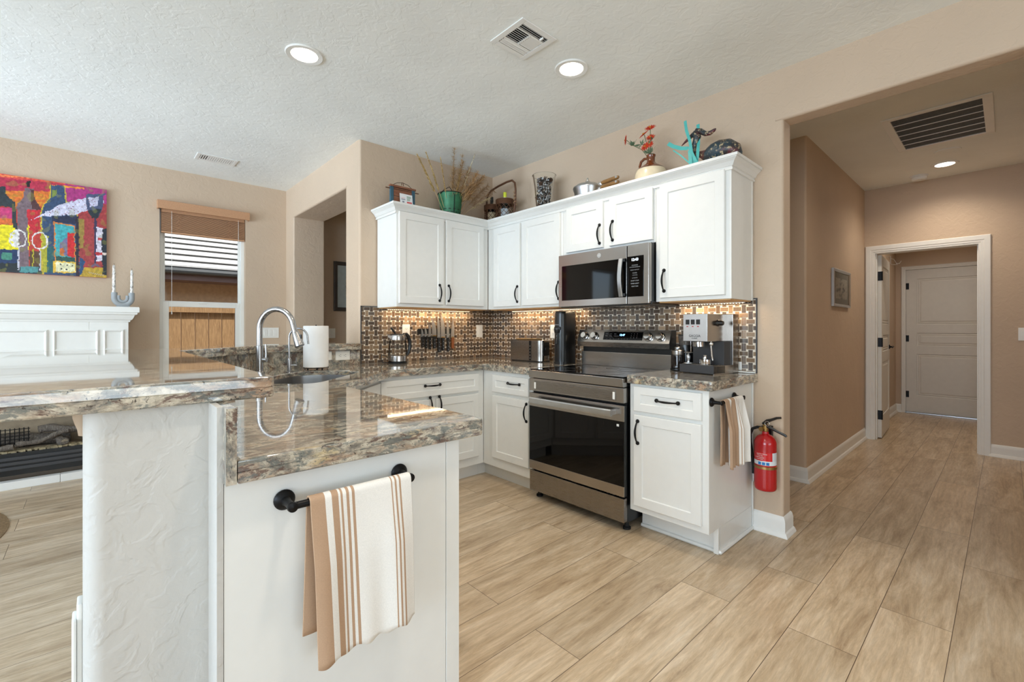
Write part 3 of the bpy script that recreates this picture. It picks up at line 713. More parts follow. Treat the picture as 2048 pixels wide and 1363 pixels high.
# ================================================================ range
rg = T('range', 'freestanding stainless steel electric range with black glass oven door', 'stove', (1.195, -.655, 0))
W = .795
mb = MB(); mb.box(.004, W-.004, .035, .644, .05, .925, .002); mb.build('body', M['blackside'], rg)
for x in (.03, W-.03):
    for y in (.075, .6):
        f = MB(); f.lathe([(.024, 0), (.024, .012), (.014, .016), (.014, .055)], (x, y, 0), 16); f.build('foot', M['rubber'], rg)
mb = MB(); mb.box(0, W, .0, .035, .060, .203, .004); mb.build('storage_drawer', M['steel_dark'], rg)
od = MB(); od.box(0, W, .004, .033, .214, .757, .003); od = od.build('oven_door', M['blackside'], rg)
mb = MB(); mb.box(0, W, -.002, .006, .214, .276, .002); mb.build('lower_trim', M['steel'], od)
mb = MB(); mb.box(0, W, -.002, .006, .662, .757, .002); mb.build('upper_trim', M['steel'], od)
mb = MB(); mb.box(0, W, -.0015, .005, .276, .662, .001); mb.build('window', M['blackglass'], od)
mb = MB()   # wide bowed bar handle
L = []
for i in range(13):
    u = i/12; x = .055+u*(W-.11); dy = -.050-.006*math.sin(math.pi*u)
    L.append([(x, dy-.008, .693), (x, dy-.012, .700), (x, dy-.012, .728), (x, dy-.006, .735), (x, dy+.010, .733), (x, dy+.010, .695)])
mb.loops(L); mb.box(.055, .085, -.045, 0, .700, .728, .003); mb.box(W-.085, W-.055, -.045, 0, .700, .728, .003); mb.build('handle', M['alu'], od)
mb = MB(); mb.box(W-.050, W-.034, -.0035, -.001, .630, .644); mb.build('sticker', M['plastic'], od)
text('door_lettering', 'BLACK CERAMIC', .010, (.39, -.0028, .245), FRONT, M['steel_dark'], od) if False else None
mb = MB(); mb.box(0, W, -.004, .05, .772, .862, .004); mb.build('vent_panel', M['steel'], rg)
mb = MB(); L = []
mb.box(.055, W-.055, -.008, -.003, .782, .845, .004); mb.build('vent_face', M['steel_dark'], rg)
for x in (.055, W-.075):
    mb = MB(); mb.box(x, x+.016, -.0105, -.007, .790, .835, .002); mb.build('clip', M['plastic'], rg)
mb = MB(); mb.box(0, W, -.010, .645, .866, .921, .006); mb.build('cooktop_frame', M['steel'], rg)
mb = MB(); mb.box(.006, W-.006, .004, .560, .921, .9275, .002); ck = mb.build('cooktop_glass', M['blackglass'], rg)
for x, y, r in ((.2, .15, .11), (.2, .42, .075), (.59, .15, .09), (.59, .42, .11), (.395, .46, .05)):
    mb = MB(); mb.tube([(x+r*math.cos(a*math.pi/24), y+r*math.sin(a*math.pi/24), .9276) for a in range(48)], .0008, 4, True); mb.build('burner_ring', M['darkgrey'], ck)
# backguard: lower splash and slanted control console
mb = MB(); mb.box(.008, W-.012, .585, .644, .921, 1.035, .003); bgd = mb.build('backguard', M['steel'], rg)
mb = MB(); mb.box(.012, W-.016, .600, .644, 1.035, 1.075); mb.build('vent_gap', M['blackside'], bgd)
cp = [(0, .560, 1.075), (0, .553, 1.112), (0, .585, 1.205), (0, .644, 1.205), (0, .644, 1.075)]
mb = MB(); mb.extr(cp, (-.012, 0, 0), (W-.012, 0, 0)); con = mb.build('console', M['steel'], bgd, 20)
mb = MB(); mb.extr([(0, .5595, 1.0755), (0, .5525, 1.1115), (0, .556, 1.1115), (0, .5635, 1.0755)], (-.0115, -.0012, 0), (W-.0125, -.0012, 0)); mb.build('console_lip', M['steel_dark'], bgd)
mb = MB(); mb.extr([(0, .5535, 1.112), (0, .5855, 1.2052), (0, .6445, 1.2052), (0, .6445, 1.075), (0, .562, 1.075)], (W-.0125, 0, 0), (W-.009, 0, 0)); mb.build('console_end', M['blackside'], bgd)
nrm = Vector((0, -.0930, .032)).normalized(); tn = Vector((0, .032, .093)).normalized(); TILT = math.atan2(.032, .093)
def on(x, v, d=0): p = Vector((x, .553, 1.112))+tn*v+nrm*d; return p
def facebox(x0, x1, v0, v1, d0, d1, mat, name, par, bev=0):
    mb = MB(); mb.box(x0, x1, -d1, -d0, v0, v1, bev); mb.xf(Matrix.Translation(Vector((0, .553, 1.112))) @ Matrix.Rotation(-TILT, 4, 'X')); return mb.build(name, mat, par)
facebox(.235, .572, .020, .083, 0, .0015, M['blackglass'], 'display_panel', con)
rot = (R(90)-TILT, 0, 0)
p = on(.400, .058, .0022); text('clock', '12:47', .021, p, rot, M['disp'], con)
for x, s in ((.262, 'CLEAN'), (.300, 'BAKE'), (.338, 'BROIL')): text('key_lettering', s, .0075, on(x, .066, .002), rot, M['alu'], con)
for x in (.262, .300, .338, .36): text('key_lettering', 'WARM', .0065, on(x, .050, .002), rot, M['alu'], con)
for i in range(3):
    for j in range(3): text('key_number', str(1+i+3*j), .009, on(.478+i*.024, .068-j*.015, .002), rot, M['alu'], con)
for x in (.27, .30, .33, .375, .40, .425, .45): text('key_mark', '+', .008, on(x, .027, .002), rot, M['alu'], con)
for x in (.055, .150, .618, .712):
    c = on(x, .048, 0)
    mb = MB(); mb.lathe([(.030, 0), (.030, .004), (.0255, .006), (.0250, .026), (.022, .031), (.0, .031)], c, 28, axis=nrm); kb = mb.build('control_knob', M['chrome'], con)
    mb = MB(); mb.lathe([(.033, 0), (.033, .0025), (.029, .003)], c, 28, axis=nrm); mb.build('knob_ring', M['blackplastic'], con)
# ================================================================ microwave
mw = T('microwave', 'over-the-range stainless microwave mounted under the short wall cabinet', 'microwave', (1.252, -.4, 1.372))
W = .753; H = .391
mb = MB(); mb.box(.002, W+.000, .030, .390, .018, H, .002); mb.build('body', M['blackside'], mw)
mb = MB(); mb.box(.0, W+.006, .022, .390, 0, .018, .002); mb.build('vent_base', M['blackside'], mw)
for x in (.10, .44):
    mb = MB(); mb.box(x, x+.22, .09, .30, -.004, 0, .001); mb.build('grease_filter', M['steel'], mw)
mb = MB(); mb.box(0, .592, -.006, .030, .004, H-.004, .003); md = mb.build('door', M['steel'], mw)
mb = MB(); mb.box(.598, W, -.006, .030, .004, H-.004, .003); mc = mb.build('control_panel', M['steel'], mw)
mb = MB(); mb.box(.034, .590, -.0085, -.004, .050, .305, .001); mb.build('window', M['blackglass'], md)
mb = MB(); mb.box(.598, .718, -.0085, -.004, .050, .312, .006); mb.build('keypad', M['blackglass'], mc)
mb = MB(); L = []
for i in range(13):
    u = i/12; z = .052+u*.250; dy = -.030-.020*math.sin(math.pi*u)
    L.append([(.548, dy-.002, z), (.553, dy-.006, z), (.574, dy-.006, z), (.579, dy-.002, z), (.579, dy+.006, z), (.548, dy+.006, z)])
mb.loops(L); mb.build('handle', M['alu'], md)
for z in (.055, .280): mb = MB(); mb.box(.552, .592, -.030, -.006, z, z+.020, .003); mb.build('handle_mount', M['blackplastic'], md)
# round monogram badge
mb = MB(); mb.lathe([(.016, 0), (.016, .0015), (0, .0015)], (.372, -.006, .348), 28, axis=(0, -1, 0)); bd = mb.build('badge', M['alu'], md)
mb = MB(); mb.tube([(.372+.0135*math.cos(a*math.pi/16), -.0085, .348+.0135*math.sin(a*math.pi/16)) for a in range(32)], .0008, 6, True); mb.build('badge_ring', M['plastic'], md)
text('badge_letters', 'GE', .014, (.372, -.0080, .348), (R(90), 0, 0), M['plastic'], md)
text('clock', '12:43', .024, (.655, -.0092, .288), FRONT, M['dispw'], mc)
for s, z, zz in (('COOKING', .252, .006), ('POPCORN BEVERAGE', .240, .005), ('REHEAT DEFROST', .222, .005), ('POWER', .202, .006)): text('key_lettering', s, zz*1.6, (.655, -.0092, z), FRONT, M['alu'], mc)
for j, s in enumerate(('1 2 3 4 5', '6 7 8 9 0', 'START STOP', 'TIMER LIGHT', 'VENT FAN')): text('key_lettering', s, .0105, (.655, -.0092, .188-j*.018), FRONT, M['alu'], mc)
# ================================================================ kettle
def put(name, label, cat, loc, rz=0, group=None): return T(name, label, cat, loc, rz, group)
CT = .9305
kt = put('kettle', 'glass and steel electric kettle with black handle on the counter', 'kettle', (.145, -1.137, CT))
mb = MB(); mb.lathe([(.076, 0), (.078, .004), (.078, .012), (.07, .016)], seg=36); mb.build('power_base', M['blackplastic'], kt)
mb = MB(); mb.lathe([(.074, .0175), (.0765, .020), (.0755, .060), (.0745, .064)], seg=40); mb.build('steel_base', M['steel'], kt)
mb = MB(); mb.lathe([(.074, .0645), (.073, .10), (.069, .15), (.0645, .192)], seg=40, cap0=False, cap1=False); mb.build('glass_body', M['jarglass'], kt)
mb = MB(); mb.lathe([(.0655, .190), (.0665, .194), (.0655, .222), (.063, .232)], seg=40, cap0=True, cap1=True)
sp = []
mb.build('steel_collar', M['steel'], kt)
mb = MB(); mb.loops([[(.01, -.060, .195), (-.01, -.060, .195), (-.01, -.062, .228), (.01, -.062, .228)], [(.003, -.088, .215), (-.003, -.088, .215), (-.004, -.092, .232), (.004, -.092, .232)]]); mb.build('spout', M['steel'], kt)
mb = MB(); mb.lathe([(.062, .2325), (.060, .238), (.03, .242), (0, .242)], seg=36); mb.build('lid', M['blackplastic'], kt)
mb = MB(); mb.tube([(0, .052, .236), (0, .075, .240), (0, .098, .218), (0, .112, .175), (0, .112, .125), (0, .100, .085), (0, .082, .058)], [.013, .016, .016, .015, .015, .013, .009], 14, up=(1, 0, 0)); mb.build('handle', M['blackplastic'], kt)
mb = MB(); mb.tube([(0, -.020, .242), (0, -.045, .275), (0, -.058, .290), (0, -.062, .292)], [.008, .009, .009, .005], 10); mb.build('lid_lever', M['blackplastic'], kt)
mb = MB(); mb.tube([(-.02, -.074, .008), (-.05, -.105, .006), (-.075, -.108, .03), (-.09, -.10, .07), (-.10, -.06, .06), (-.115, .0, .03), (-.12, .06, .01)], .0035, 8); mb.build('cord', M['blackplastic'], kt)
# ================================================================ toaster
ts = put('toaster', 'long-slot stainless steel toaster beside the soda maker', 'toaster', (.500, -.215, CT), R(2))
TW = .375; TD = .135; TH = .188
mb = MB(); mb.prism(round_poly([(.002, 0), (TW-.002, 0), (TW-.002, TD), (.002, TD)], .03, 6), .0, .008); mb.build('base', M['blackplastic'], ts)
P_ = round_poly([(0, 0), (TW, 0), (TW, TD), (0, TD)], [.012, .045, .045, .012], 8)
mb = MB(); mb.loops([[(x, y, .008) for x, y in P_], [(x, y, TH-.006) for x, y in P_], [(x, y, TH) for x, y in offset_poly(P_, .006)]]); mb.build('shell', M['steel'], ts, 40)
mb = MB(); mb.box(.235, .262, -.0015, .002, .012, TH-.008, .0005); mb.build('button_strip', M['blackplastic'], ts)
for k in range(5):
    mb = MB(); mb.lathe([(.0038, 0), (.0038, .0015), (0, .0015)], (.2485, -.0015, .03+k*.026), 12, axis=(0, -1, 0)); mb.build('button', M['alu'], ts)
mb = MB(); mb.box(.03, .30, .035, .050, TH, TH+.002); mb.box(.03, .30, .085, .10, TH, TH+.002); mb.build('slot', M['blackside'], ts)
mb = MB(); mb.box(.045, .29, .028, .107, TH+.002, TH+.010, .003); mb.build('warming_rack', M['brass'], ts)
mb = MB(); mb.box(TW-.004, TW+.012, .045, .09, .10, .125, .003); mb.box(TW-.006, TW+.001, .03, .105, .055, TH-.02, .001); mb.build('lever', M['blackplastic'], ts)
# ================================================================ soda maker
sd = put('soda_maker', 'tall black countertop soda maker left of the range', 'soda maker', (1.085, -.235, CT), R(4))
SW = .105
P0 = round_poly([(-SW/2, 0), (SW/2, 0), (SW/2, .19), (-SW/2, .19)], [.035, .035, .02, .02], 7)
mb = MB(); mb.prism(P0, 0, .018); mb.build('base', M['blackplastic'], sd)
P1 = round_poly([(-SW/2, .004), (SW/2, .004), (SW/2, .19), (-SW/2, .19)], [.045, .045, .02, .02], 7)
mb = MB(); mb.loops([[(x, y, .018) for x, y in P1], [(x, y, .40) for x, y in P1], [(x*.9, y*.95+.006, .424) for x, y in P1]]); mb.build('tower', M['blackplastic'], sd, 40)
mb = MB(); mb.box(-.030, .030, -.006, .03, .272, .300, .006); mb.lathe([(.022, .250), (.026, .272), (.026, .285)], (0, .0, 0), 20); mb.build('nozzle', M['blackplastic'], sd)
mb = MB(); mb.tube([(.012, -.012, .16), (.020, -.014, .20), (.024, -.014, .245)], [.010, .014, .014], 12); mb.build('bottle_window', M['jarglass'], sd)
text('lettering', 'sodastream', .012, (-.012, .0015, .316), FRONT, M['alu'], sd)
mb = MB(); mb.tube([(-.055, .15, .31), (-.075, .165, .30), (-.082, .17, .24), (-.075, .17, .15), (-.06, .17, .02)], .003, 8); mb.build('cord', M['blackplastic'], sd)
# ================================================================ espresso machine
M['frontplate'] = plain('brushed_front_plate', (.74, .75, .76, 1), .34, .85, noise_amt=.02)
CT2 = .9435
ES = Matrix.Identity(4)
em = put('espresso_machine', 'brushed steel espresso machine at the right end of the counter', 'espresso machine', (2.135, -.262, CT2), R(-9))
EW = .232; ED = .245
mb = MB(); mb.box(.0, EW, 0, .12, .004, .052, .002); mb.build('drip_tray', M['darkgrey'], em)
mb = MB(); mb.box(.008, EW-.012, .012, .11, .052, .055, .001); mb.build('tray_grid', M['steel_dark'], em)
mb = MB(); mb.box(.012, EW-.008, .12, .20, .004, .195, .002); mb.build('back_panel', M['darkgrey'], em)
mb = MB(); mb.box(EW-.006, EW, .003, .20, .0, .052, .001); mb.box(.004, EW, .20, .262, .0, .362, .003); mb.build('chassis', M['steel'], em)
mb = MB(); mb.box(.034, .197, -.008, .21, .195, .362, .003); mb.build('housing', M['steel'], em)
mb = MB(); mb.box(.036, .195, -.012, -.0082, .197, .360, .001); mb.build('front_plate', M['frontplate'], em)
for k in range(3):
    x = .052+k*.036
    mb = MB(); mb.box(x+.002, x+.028, -.0145, -.012, .298, .328, .001); sw = mb.build('rocker_switch', M['blackplastic'], em)
    mb = MB(); mb.box(x+.008, x+.020, -.0135, -.012, .283, .288); mb.build('switch_mark', M['red'], em)
text('brand_lettering', 'GAGGIA', .021, (.115, -.0125, .228), FRONT, M['darkgrey'], em)
text('brand_lettering', 'CLASSIC', .011, (.115, -.0125, .214), FRONT, M['darkgrey'], em)
mb = MB(); mb.lathe([(.020, 0), (.020, .004), (.016, .008), (.015, .030), (.012, .034), (0, .034)], (.197, .10, .306), 20, axis=(1, 0, 0)); mb.build('steam_knob', M['blackplastic'], em)
mb = MB(); mb.lathe([(.034, 0), (.034, .028), (.028, .032)], (.105, .045, .163), 28); mb.build('brew_head', M['chrome'], em)
mb = MB(); mb.tube([(.205, .02, .195), (.207, .015, .165), (.215, .010, .11), (.222, .008, .085)], .0045, 8); mb.ball((.207, .017, .182), .012, 12); mb.build('steam_wand', M['chrome'], em)
mb = MB(); mb.tube([(.06, .03, .195), (.06, .03, .13)], .003, 8); mb.build('water_spout', M['chrome'], em)
tm = put('coffee_tamper', 'turned aluminium coffee tamper standing on the espresso drip tray', 'tamper', (2.185, -.245, CT2+.056))
mb = MB(); mb.lathe([(.027, 0), (.028, .002), (.027, .006), (.010, .009), (.008, .018), (.013, .034), (.012, .046), (.006, .058), (.008, .063), (.026, .067), (.027, .070), (.0, .071)], seg=28); mb.build('tamper_body', M['alu'], tm)
pf = put('coffee_dosing_cup', 'round steel basket with a small dark grip resting on the drip tray', 'coffee tool', (2.285, -.235, CT2+.056))
mb = MB(); mb.lathe([(.033, 0), (.034, .003), (.034, .030), (.031, .032), (.012, .034), (.009, .045), (.012, .056), (.0, .058)], seg=28); mb.build('basket', M['chrome'], pf)
gr = put('coffee_grinder', 'dark glass coffee jar with steel collar and lid beside the espresso machine', 'grinder', (2.072, -.165, CT2))
mb = MB(); mb.lathe([(.044, 0), (.046, .004), (.046, .012), (.040, .018)], seg=32); mb.build('base', M['blackplastic'], gr)
mb = MB(); mb.lathe([(.041, .018), (.042, .025), (.041, .098), (.039, .102)], seg=32); mb.build('bean_jar', plain('smoked_glass', srgb(34, 28, 26), .06, noise_amt=.2, scale=60, coat=.5), gr)
mb = MB(); mb.lathe([(.040, .102), (.041, .105), (.041, .130), (.036, .134)], seg=32); mb.build('steel_collar', M['steel'], gr)
mb = MB(); mb.lathe([(.016, .134), (.018, .138), (.018, .150), (.015, .153), (0, .153)], seg=24); mb.build('lid', M['alu'], gr)
g2 = put('burr_grinder', 'black electric coffee grinder with clear hopper behind the smaller jar', 'grinder', (2.080, -.065, CT2))
mb = MB(); mb.lathe([(.050, 0), (.052, .01), (.050, .12), (.045, .165)], seg=32); mb.build('body', M['blackplastic'], g2)
mb = MB(); mb.lathe([(.043, .165), (.048, .20), (.049, .225)], seg=32, cap1=True); mb.build('hopper', plain('smoky_hopper', srgb(90, 84, 80), .08, noise_amt=.2, scale=50, coat=.5), g2)
mb = MB(); mb.lathe([(.050, .225), (.050, .233), (.045, .236), (0, .236)], seg=32); mb.build('lid', M['blackplastic'], g2)
# ================================================================ faucets, paper towels
fa = put('faucet', 'tall brushed nickel pull-down kitchen faucet arching over the sink', 'faucet', (.275, -2.188, CT), R(135))
# local -y points to the sink (world +x+y)
mb = MB(); mb.lathe([(.030, 0), (.030, .006), (.0235, .012), (.0225, .02), (.0225, .175), (.0190, .178)], seg=28); mb.build('base_body', M['faucet'], fa)
pts = [(0, 0, .178), (0, 0, .285)]
Rr = .112
for k in range(1, 14):
    a = math.pi*k/14*1.02; pts.append((0, -Rr+Rr*math.cos(a), .285+Rr*math.sin(a)*1.12))
pts.append((0, -2*Rr-.010, .262))
mb = MB(); mb.tube(pts, .0178, 16); mb.build('gooseneck', M['faucet'], fa)
mb = MB(); mb.tube([(0, -2*Rr-.009, .264), (0, -2*Rr-.020, .235), (0, -2*Rr-.040, .175)], [.0190, .024, .030], 18); sh = mb.build('spray_head', M['faucet'], fa)
mb = MB(); mb.tube([(0, -2*Rr-.040, .175), (0, -2*Rr-.0415, .171)], [.029, .026], 18); mb.box(-.008, .008, -2*Rr-.052, -2*Rr-.042, .215, .248, .003); mb.build('spray_button', M['blackplastic'], fa)
mb = MB(); mb.lathe([(.016, .0), (.016, .022), (.014, .026), (0, .026)], (.0, -.022, .085), 18, axis=(0, -1, 0)); mb.tube([(0, -.040, .090), (0, -.042, .125), (0, -.040, .185)], [.008, .006, .005], 10); mb.build('lever_handle', M['faucet'], fa)
f2 = put('filtered_water_tap', 'slim brushed nickel drinking water tap behind the sink', 'faucet', (.345, -2.030, CT), R(135))
mb = MB(); mb.lathe([(.022, 0), (.022, .004), (.0135, .008), (.0135, .085), (.009, .092), (.007, .095)], seg=22); mb.build('base_body', M['faucet'], f2)
pts = [(0, 0, .095), (0, 0, .225)]; Rr = .062
for k in range(1, 13):
    a = math.pi*k/13; pts.append((0, -Rr+Rr*math.cos(a), .225+Rr*math.sin(a)))
pts.append((0, -2*Rr-.004, .185))
mb = MB(); mb.tube(pts, .0062, 12); mb.build('spout', M['faucet'], f2)
mb = MB(); mb.tube([(0, -.010, .045), (0, -.050, .046)], .006, 10); mb.tube([(0, -.047, .043), (0, -.047, .095)], .0035, 8); mb.build('lever_handle', M['faucet'], f2)
pt = put('paper_towel_roll', 'white paper towel roll standing on a small footed wire holder', 'paper towels', (.250, -1.826, CT))
paper = plain('paper_towel', srgb(244, 243, 240), .95, noise_amt=.01); 
mb = MB(); mb.lathe([(.02, .018), (.080, .018), (.0825, .022), (.0825, .300), (.080, .304), (.021, .304), (.020, .30)], seg=48); mb.build('roll', paper, pt, 50)
mb = MB(); mb.tube([(.083*math.cos(a*math.pi/20), .083*math.sin(a*math.pi/20), .013) for a in range(40)], .0025, 6, True)
mb.tube([(0, 0, .013), (0, 0, .312)], .004, 8); mb.tube([(-.083, 0, .013), (.083, 0, .013)], .0025, 6); mb.build('wire_holder', M['black'], pt)
for k in range(5):
    a = 2*math.pi*k/5+.2; mb = MB(); mb.ball((.078*math.cos(a), .078*math.sin(a), .0065), .0065, 10); mb.build('foot', M['chrome' if k % 2 else 'black'], pt)
# ================================================================ knives on a magnetic strip
ks = T('magnetic_knife_strip', 'dark magnetic strip on the mosaic wall that holds the knives', 'knife rack', (.008, -.68, 1.19), PI2)
mb = MB(); mb.box(-.19, .19, -.012, 0, -.024, .024, .002); mb.build('bar', M['blackplastic'], ks)
def knife(nm, label, y, ztip, zh, zb, w, hm, curve=0, kind='knife'):
    t = T(nm, label, kind, (.0205, y, zh), PI2, 'knives on the magnetic strip')
    n = 10; pts_l, pts_r = [], []
    for i in range(n+1):
        u = i/n; z = u*(ztip-zh); ww = w*(1-u**3.2)
        bend = curve*u*u
        pts_l.append((-w/2+bend, z)); pts_r.append((-w/2+max(ww, .0006)+bend, z))
    P = pts_r + pts_l[::-1]
    mb = MB(); mb.loops([[(x, -.0012, z) for x, z in P], [(x, .0012, z) for x, z in P]]); mb.build('blade', M['alu'], t, 0)
    hl = zh-zb
    mb = MB(); mb.loops([[(cx-hw, -.009, z), (cx+hw, -.009, z), (cx+hw, .009, z), (cx-hw, .009, z)] for cx, hw, z in ((0, w*.34, 0), (0, .012, -.012), (.001, .010, -hl*.45), (.001, .012, -hl*.85), (.002, .009, -hl))]); mb.build('handle', hm, t, 40)
    mb = MB(); mb.box(-w*.38, w*.38, -.008, .008, 0, .010, .001); mb.build('bolster', M['brass' if w > .03 else 'steel'], t)
    if hm is M['blackplastic']:
        for q in (.3, .6, .85): mb = MB(); mb.lathe([(.003, 0), (.003, .001), (0, .001)], (.001, -.009, -hl*q), 10, axis=(0, -1, 0)); mb.build('rivet', M['alu'], t)
knife('paring_knife', 'smallest knife, at the left end of the magnetic strip', -.828, 1.216, 1.142, 1.049, .022, M['blackplastic'])
knife('paring_knife', 'second knife from the left on the strip, short with a riveted handle', -.792, 1.227, 1.142, 1.039, .024, M['blackplastic'])
knife('utility_knife', 'third knife from the left on the strip, slim medium blade', -.753, 1.254, 1.141, 1.028, .028, M['blackplastic'], .01)
knife('chef_knife', 'fourth knife from the left on the strip, with a broad pointed blade', -.706, 1.300, 1.145, 1.036, .046, M['blackplastic'])
knife('carving_knife', 'fifth knife from the left on the strip, longest handle with narrow tall blade', -.657, 1.341, 1.131, .998, .030, M['blackplastic'])
knife('chef_knife', 'tallest broad knife, sixth from the left on the strip', -.612, 1.347, 1.130, 1.015, .046, M['blackplastic'])
knife('kitchen_knife', 'seventh knife from the left on the strip, black riveted handle', -.556, 1.300, 1.129, 1.000, .030, M['blackplastic'])
knife('curved_knife', 'curved knife with a brown wooden handle at the right end of the strip', -.505, 1.295, 1.129, 1.030, .038, M['knifewood'], .022)
# ================================================================ outlets and switches
def plate(name, label, loc, rz, w, h, kind, n=1, cat='outlet', group=None):
    t = T(name, label, cat, loc, rz, group)
    mb = MB(); mb.box(-w/2, w/2, -.006, 0, -h/2, h/2, .002); mb.build('cover_plate', M['plastic'], t)
    for i in range(n):
        cx = (i-(n-1)/2)*.046 if kind != 'hout' else (i-(n-1)/2)*.04
        if kind == 'rocker':
            mb = MB(); mb.box(cx-.016, cx+.016, -.009, -.006, -.033, .033, .0015); mb.build('rocker', M['plastic'], t)
        elif kind == 'outlet':
            for dz in (-.019, .019):
                mb = MB(); mb.box(cx-.016, cx+.016, -.0075, -.006, dz-.014, dz+.014, .002); s = mb.build('socket', M['plastic'], t)
                mb = MB(); mb.box(cx-.008, cx-.006, -.0080, -.0070, dz-.003, dz+.006); mb.box(cx+.006, cx+.008, -.0080, -.0070, dz-.003, dz+.006); mb.lathe([(.0024, 0), (.0024, .001), (0, .001)], (cx, -.0072, dz-.008), 8, axis=(0, -1, 0)); mb.build('slots', M['blackside'], s)
        elif kind == 'hout':
            mb = MB(); mb.box(cx-.015, cx+.015, -.0075, -.006, -.016, .016, .002); s = mb.build('socket', M['plastic'], t)
            mb = MB(); mb.box(cx-.004, cx+.006, -.0080, -.0070, -.008, -.006); mb.box(cx-.004, cx+.006, -.0080, -.0070, .006, .008); mb.lathe([(.0024, 0), (.0024, .001), (0, .001)], (cx-.009, -.0072, 0), 8, axis=(0, -1, 0)); mb.build('slots', M['blackside'], s)
    return t
plate('wall_outlet', 'white outlet on the mosaic behind the kettle', (.0085, -.985, 1.195), PI2, .072, .112, 'outlet')
plate('light_switch', 'white switch plate on the mosaic right of the knives', (.0085, -.177, 1.19), PI2, .076, .120, 'rocker', 1, 'switch')
plate('wall_outlet', 'white outlet on the mosaic between the toaster and the soda maker', (.842, -.0085, 1.19), 0, .072, .118, 'outlet')
plate('wall_outlet', 'white horizontal outlet in the granite upstand beside the mosaic', (.0125, -1.541, 1.005), PI2, .112, .070, 'hout', 2)
plate('light_switch', 'white plate in the granite upstand, mostly hidden by the paper towels', (.0125, -1.66, 1.008), PI2, .066, .066, 'rocker', 1, 'switch')['x'] = 1
plate('light_switch', 'white four-gang switch plate on the fireplace wall right of the window', (-1.899, -1.562, 1.168), PI2, .170, .112, 'rocker', 3, 'switch')
plate('light_switch', 'white switch plate in the dim room behind the opening', (-1.899, -.915, 1.158), PI2, .12, .115, 'rocker', 2, 'switch')
plate('light_switch', 'white switch plate on the hall wall right of the door casing', (3.635, 3.329, 1.163), 0, .080, .118, 'rocker', 1, 'switch')
wo = plate('wall_outlet', 'white outlet low on the mosaic right of the espresso machine with a grey cord', (2.385, -.0085, .985), 0, .058, .050, 'none')
mb = MB(); mb.lathe([(.007, 0), (.007, .012), (0, .012)], (-.010, -.006, .0), 14, axis=(0, -1, 0)); mb.build('plug', M['blackplastic'], wo)
cdx = T('power_cord', 'pale cord lying along the back of the small worktop', 'cord', (2.42, -.03, CT2))
mb = MB(); mb.tube([(-.08, -.01, .006), (-.04, .0, .005), (.0, .008, .006), (.04, .006, .005), (.075, .012, .006)], .0045, 8); mb.build('cable', M['plastic'], cdx)
# ================================================================ under-cabinet light strips
def strip(label, loc, rz, L):
    t = T('led_light_strip', label, 'light strip', loc, rz, 'warm strips under the wall cabinets')
    mb = MB(); mb.box(0, L, -.012, 0, 0, .006); mb.build('channel', M['plastic'], t, 0)
    mb = MB(); n = int(L/.018)
    for i in range(n): mb.box(.008+i*.018, .014+i*.018, -.009, -.004, -.0012, .0)
    o = mb.build('diodes', M['ledwarm'], t, 0)
strip('warm LED strip under the cabinet above the knives', (.060, -1.19, 1.373), PI2, .85)
strip('warm LED strip under the cabinet above the toaster', (.36, -.055, 1.373), 0, .85)
strip('warm LED strip under the tall cabinet above the espresso machine', (2.03, -.055, 1.373), 0, .42)
def under(name, loc, sx, sy, p):
    l = bpy.data.lights.new(name, 'AREA'); l.shape = 'RECTANGLE'; l.size = sx; l.size_y = sy; l.energy = p; l.color = (1, .74, .46)
    o = bpy.data.objects.new(name, l); COL.objects.link(o); o.location = loc
under('strip_glow_knives', (.066, -.76, 1.370), .012, .85, 2.6)
under('strip_glow_toaster', (.785, -.061, 1.370), .85, .012, 2.4)
under('strip_glow_espresso', (2.24, -.061, 1.370), .42, .012, 1.3)
# ================================================================ recessed lights, vents, detector
def can(label, x, y, p, group):
    t = T('recessed_light', label, 'ceiling light', (x, y, CZ), 0, group)
    mb = MB(); mb.lathe([(.066, -.001), (.070, -.006), (.094, -.008), (.098, -.004), (.098, -.0005), (.066, -.0005)], seg=40, cap0=False, cap1=False); mb.build('trim_ring', M['trim'], t, 40)
    mb = MB(); mb.lathe([(.0, -.0045), (.067, -.0045), (.067, -.0015), (0, -.0015)], seg=40); mb.build('lens', M['lampface'], t)
    spot('recessed_light_glow', (x, y, CZ-.02), p)
    return t
can('lit recessed ceiling light left of the air vent', .885, -2.11, 36, None)
can('lit recessed ceiling light right of the air vent above the range', 1.80, -.91, 44, None)
can('lit recessed light in the hall ceiling', 3.135, 2.84, 36, None)
can('added unseen recessed light in the entry behind the hall doorway', 3.05, 4.55, 36, None)  # added out of view to brighten the entry and far door
can('added unseen recessed kitchen light near the camera', 2.9, -2.35, 55, None)  # added fill above the camera, outside the view
can('added unseen recessed hall light near the opening', 3.18, .62, 20, None)  # added out of view to lift the hall and opening jamb
bk = T('ceiling_cover_plate', 'round blank cover plate in the hall ceiling beside the lit one', 'cover plate', (3.18, 2.43, CZ))
mb = MB(); mb.lathe([(.088, -.0005), (.088, -.004), (.08, -.006), (0, -.006)], seg=36); mb.build('disc', M['ceil'], bk)
sm = T('smoke_detector', 'small white round smoke detector on the hall ceiling', 'smoke detector', (2.93, 3.11, CZ))
mb = MB(); mb.lathe([(.07, -.0005), (.07, -.012), (.066, -.014)], seg=32); mb.build('mount_ring', M['trim'], sm)
mb = MB(); mb.lathe([(.060, -.014), (.060, -.028), (.05, -.042), (.02, -.046), (0, -.046)], seg=32); mb.build('cover', M['trim'], sm)
v = T('ceiling_vent', 'square white four-way air vent in the kitchen ceiling', 'vent', (1.803, -1.304, CZ))
s_ = .125; mb = MB()
